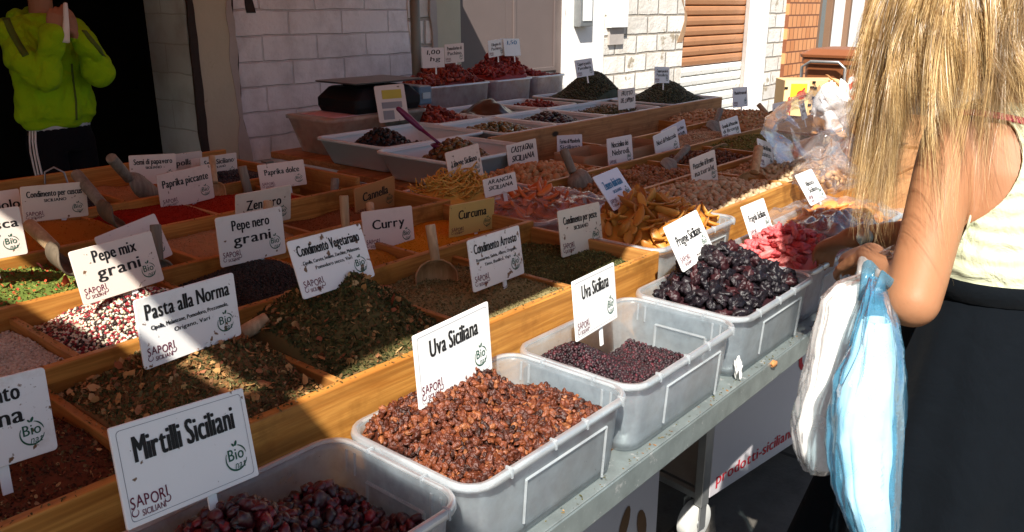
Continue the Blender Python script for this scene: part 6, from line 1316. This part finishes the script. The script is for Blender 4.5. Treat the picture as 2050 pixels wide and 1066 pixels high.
for (ex, ey, dd) in LOCKS:
    end = at(ex, ey, d=dd); mid = at(ex+hrng.normal(0, 10)+(1900-ex)*.10, ey*.42-30, d=dd-.012); topx = 1905+(ex-1905)*.72
    tp = at(topx, -95+hrng.normal(0, 15), d=dd+.01)
    # root: the scalp spot that faces the fall
    dv = (tp-hc0); dv /= np.linalg.norm(dv); rt_ = hc0+dv*.098+hu_*.035
    rt_ = hc0+(rt_-hc0)/np.linalg.norm(rt_-hc0)*.104
    K = np.array([rt_, rt_*.35+tp*.65+np.array([0, 0, .02]), mid, end]); T = np.linspace(0, 1, NP)
    # Catmull style smooth path through the four knots
    def path(t):
        s3 = t*3; i = min(2, int(s3)); u = s3-i; p0 = K[max(0, i-1)]; p1 = K[i]; p2 = K[i+1]; p3 = K[min(3, i+2)]
        return .5*((2*p1)+(-p0+p2)*u+(2*p0-5*p1+4*p2-p3)*u*u+(-p0+3*p1-3*p2+p3)*u**3)
    G = np.array([path(t) for t in T]); ph = np.array([ex/38.0, ex/47.0+1])+hrng.normal(0, .55, 2); wa_ = hrng.uniform(.016, .034); fr = hrng.uniform(8, 10.5)
    side = _R2; deep = np.array([_F[0], _F[1], 0]); G = G+np.outer(wa_*np.sin(T*fr+ph[0])*T**1.2, side)+np.outer(wa_*.8*np.sin(T*fr*1.2+ph[1])*T, deep)
    for i in range(3, NP):
        loc, nrm, ii, ds = bvh.find_nearest(Vector(G[i]))
        if ds < .2:
            sd = (G[i]-np.array(loc))@np.array(nrm)
            if sd < .014: G[i] = np.array(loc)+np.array(nrm)*.014
    G[4:-1] = (G[3:-2]+2*G[4:-1]+G[5:])/4
    thin = ey > 470 and ex > 1850; ns = 22 if thin else (28 if ey > 300 and ex > 1940 else 62); sp = .0035 if thin else hrng.uniform(.005, .012)
    for s_i in range(ns):
        o1, o2 = hrng.normal(0, sp), hrng.normal(0, sp*.8); pk = hrng.uniform(0, 6.28); am = hrng.uniform(.001, .004); ln_ = hrng.uniform(.60, 1.0)**.6
        Tn = T*ln_; Q = np.stack([np.interp(Tn, T, G[:, i]) for i in range(3)], -1); w1 = (1-.72*T**1.3); fl = hrng.normal(0, .010)
        Q = Q+np.outer(o1*w1+am*np.sin(T*13+pk)+fl*T**3, side)+np.outer(o2*w1+am*np.cos(T*11+pk), deep); Q[:, 2] += hrng.normal(0, .004)*T
        wd = hrng.uniform(.00018, .00036)*np.clip(1.15-T**3, .18, 1); tg = np.gradient(Q, axis=0); tg /= np.linalg.norm(tg, axis=1)[:, None]+1e-9
        n1 = np.cross(tg, deep+hrng.normal(0, .2, 3)); n1 /= np.linalg.norm(n1, axis=1)[:, None]+1e-9; n2 = np.cross(tg, n1)
        tw = hrng.normal(0, .7); nn_ = n1*math.cos(tw)+n2*math.sin(tw); ring = np.stack([Q+nn_*wd[:, None], Q-nn_*wd[:, None]], 1).reshape(-1, 3); allV.append(ring)
        i = np.arange(NP-1)
        allF.append(np.stack([b+i*2, b+i*2+1, b+(i+1)*2+1, b+(i+1)*2], 1))
        b += NP*2
# cap of hair over the skull
q = MB()
def cap(u, v):
    a = 2*math.pi*u; e = .05+1.75*v; dv = hu_*math.cos(e)+math.sin(e)*(hf_*math.cos(a)+hr_*math.sin(a)); k = .112 if dv@hf_ < .35 else .108; 
    if dv@hf_ > .45 and e > .8: k = .085
    return hc0+hu_*.004+dv*k
q.grid(cap, 40, 16, True); cv = np.array(q.V); cf = np.array(q.F)+b; allV.append(cv); allF.append(cf)
hair = mesh_obj('hair', np.concatenate(allV), np.concatenate(allF), m_hair, person, True)

# ---- carrier bags hanging from the forearm
def carrier(name, label, rings, mt, inner, seed, grip, thick=.62):
    """rings: (height px, left px, right px, distance) read down the bag"""
    o = thing(name, at((rings[-1][1]+rings[-1][2])/2, rings[-1][0], d=rings[-1][3]), label, 'bag', 'carrier bags on her forearm')
    cs = []
    for (y, xl, xr, d) in rings:
        a, b_ = at(xl, y, d=d), at(xr, y, d=d); cs.append(((a+b_)/2, np.linalg.norm(b_-a)/2))
    nz = Waves(seed, 1.0, 8, 3, 3); fw = np.array([_F[0], _F[1], 0]); fw /= np.linalg.norm(fw); rw = _R2
    zs = np.linspace(0, 1, len(cs))
    def fn(shrink, seed2=0):
        def P(u, v):
            c_ = np.array([np.interp(v, zs, [c[0][i] for c in cs]) for i in range(3)]); h = np.interp(v, zs, [c[1] for c in cs])*shrink; t = 2*math.pi*u
            fo = 1+.02*math.sin(7*t+3*v+seed)+.012*math.sin(13*t-5*v)+.07*float(nz(np.array([2.2*math.cos(t), 2.2*math.sin(t), v*5+seed2]))); cr = .006*abs(float(nz(np.array([6*math.cos(t), 6*math.sin(t), v*15+seed2]))))
            return c_+rw*h*fo*math.copysign(abs(math.cos(t))**.85, math.cos(t))+fw*(min(h*thick, .085)*fo*math.sin(t))-rw*cr*math.cos(t)
        return P
    q = MB(); q.grid(fn(1.0), 84, 60, True); n_ = len(q.V); q.add([], []); q.F.append(tuple(range(n_-84, n_))); q.MI.append(0); q.build('sheet', mt, o, True)
    if inner:
        v0, v1, sh, m_i = inner; f2 = fn(sh, 9); q = MB(); q.grid(lambda u, v: f2(u, v0+(v1-v0)*v), 50, 30, True); n_ = len(q.V); q.F.append(tuple(range(n_-50, n_))); q.MI.append(0); q.build('paper_inside', m_i, o, True)
    g0, tp = grip; c_ = cs[0][0]; q = MB()
    q.tube([c_-fw*.02-UP*.05, c_-fw*.03+UP*.01, g0-fw*.050-UP*.01, g0-fw*.040+UP*.036, g0+UP*.056, g0+fw*.040+UP*.036, g0+fw*.050-UP*.01, c_+fw*.03+UP*.01, c_+fw*.02-UP*.05], [.016, .014, .011, .009, .009, .009, .011, .014, .016], 10, flat=(fw, .3))
    q.build('handle', mt, o, True); return o
fg = EL*.52+WL*.48
m_pin = M_plain('white_parcel_paper', (.86, .86, .84), .6, .04, 5, .5, 9)
carrier('carrier_bag', 'white thin carrier bag with paper parcels, hanging left of the blue one', [(546, 1726, 1754, 1.53), (566, 1668, 1748, 1.525), (600, 1634, 1742, 1.53), (660, 1622, 1735, 1.54), (740, 1606, 1720, 1.55), (800, 1592, 1712, 1.555), (850, 1583, 1705, 1.56), (900, 1592, 1695, 1.56), (932, 1606, 1682, 1.56), (944, 1612, 1670, 1.56)], m_bag_w, (.12, .93, .76, m_pin), 3, (fg, 0))
carrier('carrier_bag', 'pale blue carrier bag stuffed with white paper, hanging from the forearm', [(556, 1738, 1764, 1.46), (590, 1728, 1780, 1.44), (640, 1712, 1800, 1.425), (700, 1692, 1812, 1.42), (760, 1664, 1818, 1.415), (830, 1650, 1814, 1.41), (900, 1652, 1806, 1.405), (980, 1664, 1800, 1.40), (1040, 1684, 1800, 1.40), (1085, 1705, 1796, 1.40), (1110, 1730, 1780, 1.40)], m_bag_b, (.20, .97, .74, m_pin), 5, (EL*.66+WL*.34, 0))

# ---- the vendor in the doorway
MF = np.array([.16, -.987, 0]); MR = np.cross(MF, UP)
def mp(px, py, y=4.2): return at(px, py, y=y)
ctr = np.array([1.215, 4.25, 0])
def mring(z, a, b_, dx=0, n=26): return [ctr+np.array([dx, 0, z])+MR*a*math.copysign(abs(math.cos(t))**.85, math.cos(t))+MF*b_*math.sin(t) for t in np.linspace(0, 2*math.pi, n, endpoint=False)]
hdc = ctr+np.array([.0, -.03, 1.735])
eR, eL = mp(92, 160, 4.02), mp(206, 140, 4.05); wR, wL = mp(106, 64, 3.98), mp(150, 72, 3.99); sR, sL = ctr+MR*.175+UP*1.425, ctr-MR*.175+UP*1.425
if (sR-sL)@_R2 > 0: sR, sL = sL, sR
q = MB(); q.loft([mring(z, a, b_) for z, a, b_ in ((.85, .15, .10), (.95, .155, .105), (1.1, .14, .10), (1.25, .16, .11), (1.4, .17, .09), (1.47, .09, .065))])
q.tube([ctr+UP*1.44, ctr+UP*1.60+MF*.02], [.062, .058], 14, True); mf_, mu_, mr_ = head(q, hdc, MF+np.array([.05, 0, -.12]), sc=1.04)
for s_, e_, w_ in ((sR, eR, wR), (sL, eL, wL)):
    q.tube([s_, s_*.5+e_*.5, e_], [.052, .047, .042], 12, True); q.tube([e_, e_*.5+w_*.5, w_], [.042, .037, .028], 12, True)
tgt = mp(122, 8, 3.97)
hand(q, wR, (tgt-wR)+np.array([0, 0, .04]), (wL-wR)+np.array([0, .15, .1]), -1, .55, 1.05); hand(q, wL, UP*.9+(tgt-wL)*.6, (wR-wL)+np.array([0, .12, .0]), 1, .28, 1.05)
for sg in (-1, 1):
    h_ = ctr+MR*.09*sg+UP*.88; k_ = h_*np.array([1, 1, 0])+UP*.48+MF*.03; a_ = h_*np.array([1, 1, 0])+UP*.09
    q.tube([h_, k_, a_], [.085, .058, .042], 12, True); q.tube([a_-MF*.04-UP*.04, a_+MF*.15-UP*.055], [.04, .03], 10, True)
Vm, Fm, _ = fuse('person', q, .0055, m_skin2, 4)
man = mesh_obj('person', Vm, Fm, m_skin2, None, True, loc=(1.215, 4.25, 0)); tag(man, 'person in a lime green zip hoodie holding a tissue to the face', 'person')
m_lime = cloth('lime_fleece', (.30, .54, .010), 200, 15, 1.0, .9, .06); m_olive = cloth('dark_olive_trim', (.10, .15, .03), 200, 14, .3)
q = MB(); q.loft([mring(z, a, b_) for z, a, b_ in ((.935, .180, .128), (.975, .190, .138), (.985, .204, .148), (1.04, .208, .152), (1.15, .196, .145), (1.28, .196, .142), (1.38, .196, .125), (1.45, .150, .100), (1.49, .09, .078))])
for s_, e_, w_ in ((sR, eR, wR), (sL, eL, wL)):
    w2 = w_*.90+e_*.10; q.tube([s_, s_*.75+e_*.25, s_*.45+e_*.55, s_*.15+e_*.85, e_], [.080, .078, .072, .071, .066], 16, True); q.tube([e_, e_*.7+w2*.3, e_*.35+w2*.65, w2], [.066, .062, .052, .042], 16, True); q.tube([s_*.7+ctr*np.array([.3, .3, 0])+UP*1.46*.3, s_], [.075, .080], 14, True)
q.tube([ctr+UP*1.49+MR*.10-MF*.02, ctr+UP*1.475+MF*.10, ctr+UP*1.49-MR*.10-MF*.02, ctr+UP*1.52-MF*.12, ctr+UP*1.49+MR*.10-MF*.02], .036, 14, True); q.tube([ctr+UP*1.50+MR*.085-MF*.09, ctr+UP*1.47-MF*.15, ctr+UP*1.50-MR*.085-MF*.09], [.05, .06, .05], 14, True)
Vh, Fh, Nh = fuse('hoodie', q, .0075, m_lime, 3)
wn = Waves(17, 20, 10, 3, 3); Vh = Vh+Nh*(.016*(np.abs(wn(Vh*np.array([1, 1, .7])))-.5))[:, None]
hood = mesh_obj('hoodie', Vh, Fh, m_lime, man, True); hb = BVHTree.FromPolygons([Vector(v) for v in Vh], Fh)
def trim(name, pix, r_, mt):
    P = []
    for i in range(len(pix)-1):
        for t in np.linspace(0, 1, 7, endpoint=(i == len(pix)-2)):
            d_ = at(pix[i][0]*(1-t)+pix[i+1][0]*t, pix[i][1]*(1-t)+pix[i+1][1]*t, d=1)-CC; l_, n_, i_, s_ = hb.ray_cast(Vector(CC), Vector(d_).normalized())
            if l_ is not None: P.append((np.array(l_)+np.array(n_)*.002, np.array(n_)))
    q = MB(); V = []
    for i, (p, n_) in enumerate(P):
        tg = P[min(i+1, len(P)-1)][0]-P[max(i-1, 0)][0]; sd = np.cross(tg, n_); sd /= np.linalg.norm(sd)+1e-9; V += [p-sd*r_, p+sd*r_]
    q.add(V, [(2*i, 2*i+1, 2*i+3, 2*i+2) for i in range(len(P)-1)]); q.build(name, mt, hood, True, solid=.005)
trim('zip', [(143, 128), (147, 170), (152, 205), (153, 240)], .005, m_olive)
trim('sleeve_stripe', [(12, 38), (22, 62), (36, 88), (52, 112)], .017, m_olive)
trim('sleeve_stripe', [(168, 62), (182, 80), (196, 96), (208, 112)], .014, m_olive)
q = MB(); q.loft([mring(z, a, b_) for z, a, b_ in ((.918, .168, .118), (.975, .172, .122))]); q.build('shirt_hem', cloth('white_shirt', (.75, .75, .78)), man, True)
q = MB(); q.loft([mring(z, a, b_) for z, a, b_ in ((.80, .168, .125), (.88, .172, .125), (.955, .165, .115))])
for sg in (-1, 1):
    h_ = ctr+MR*.09*sg+UP*.84; k_ = h_*np.array([1, 1, 0])+UP*.46+MF*.03; a_ = h_*np.array([1, 1, 0])+UP*.08; q.tube([h_, k_, a_], [.098, .082, .07], 14, True)
Vp, Fp, _n = fuse('trousers', q, .012, m_black, 5); tr_ = mesh_obj('trousers', Vp, Fp, cloth('dark_track_pants', (.008, .008, .012)), man, True); pb_ = BVHTree.FromPolygons([Vector(v) for v in Vp], Fp)
sgn_ = 1 if (MR@_R2) < 0 else -1
for k in range(3):
    P = []
    for t in np.linspace(0, 1, 12):
        p0 = ctr+MR*sgn_*(.22)+MF*(.02+.030*k)+UP*(.95-.80*t); l_, n_, i_, d_ = pb_.find_nearest(Vector(p0)); P.append(np.array(l_)+np.array(n_)*.003)
    q = MB(); q.tube(P, .0055, 6); q.build('white_stripe', m_white, tr_, True)
q = MB()
def mcap(u, v): a = 2*math.pi*u; e = .05+1.5*v; dv = mu_*math.cos(e)+math.sin(e)*(mf_*math.cos(a)+mr_*math.sin(a)); return hdc+mu_*.012+dv*(.112 if dv@mf_ < .5 else .102)
q.grid(mcap, 36, 12, True); q.build('hair', M_plain('dark_hair', (.02, .013, .009), .6, .3, 80, .6, 200), man, True, solid=.006)
tw_ = thing('tissue', mp(130, 40, 3.93), 'white tissue held between the hands of the hoodie wearer', 'tissue'); a, b_ = mp(130, 6, 3.945), mp(131, 86, 3.93)
q = MB(); q.grid(lambda u, v: a*(1-v)+b_*v+_R2*((u-.5)*(.018+.030*v))+_F*.008*math.sin(u*7+v*3), 8, 12); q.build('sheet', m_paper, tw_, True, solid=.002)
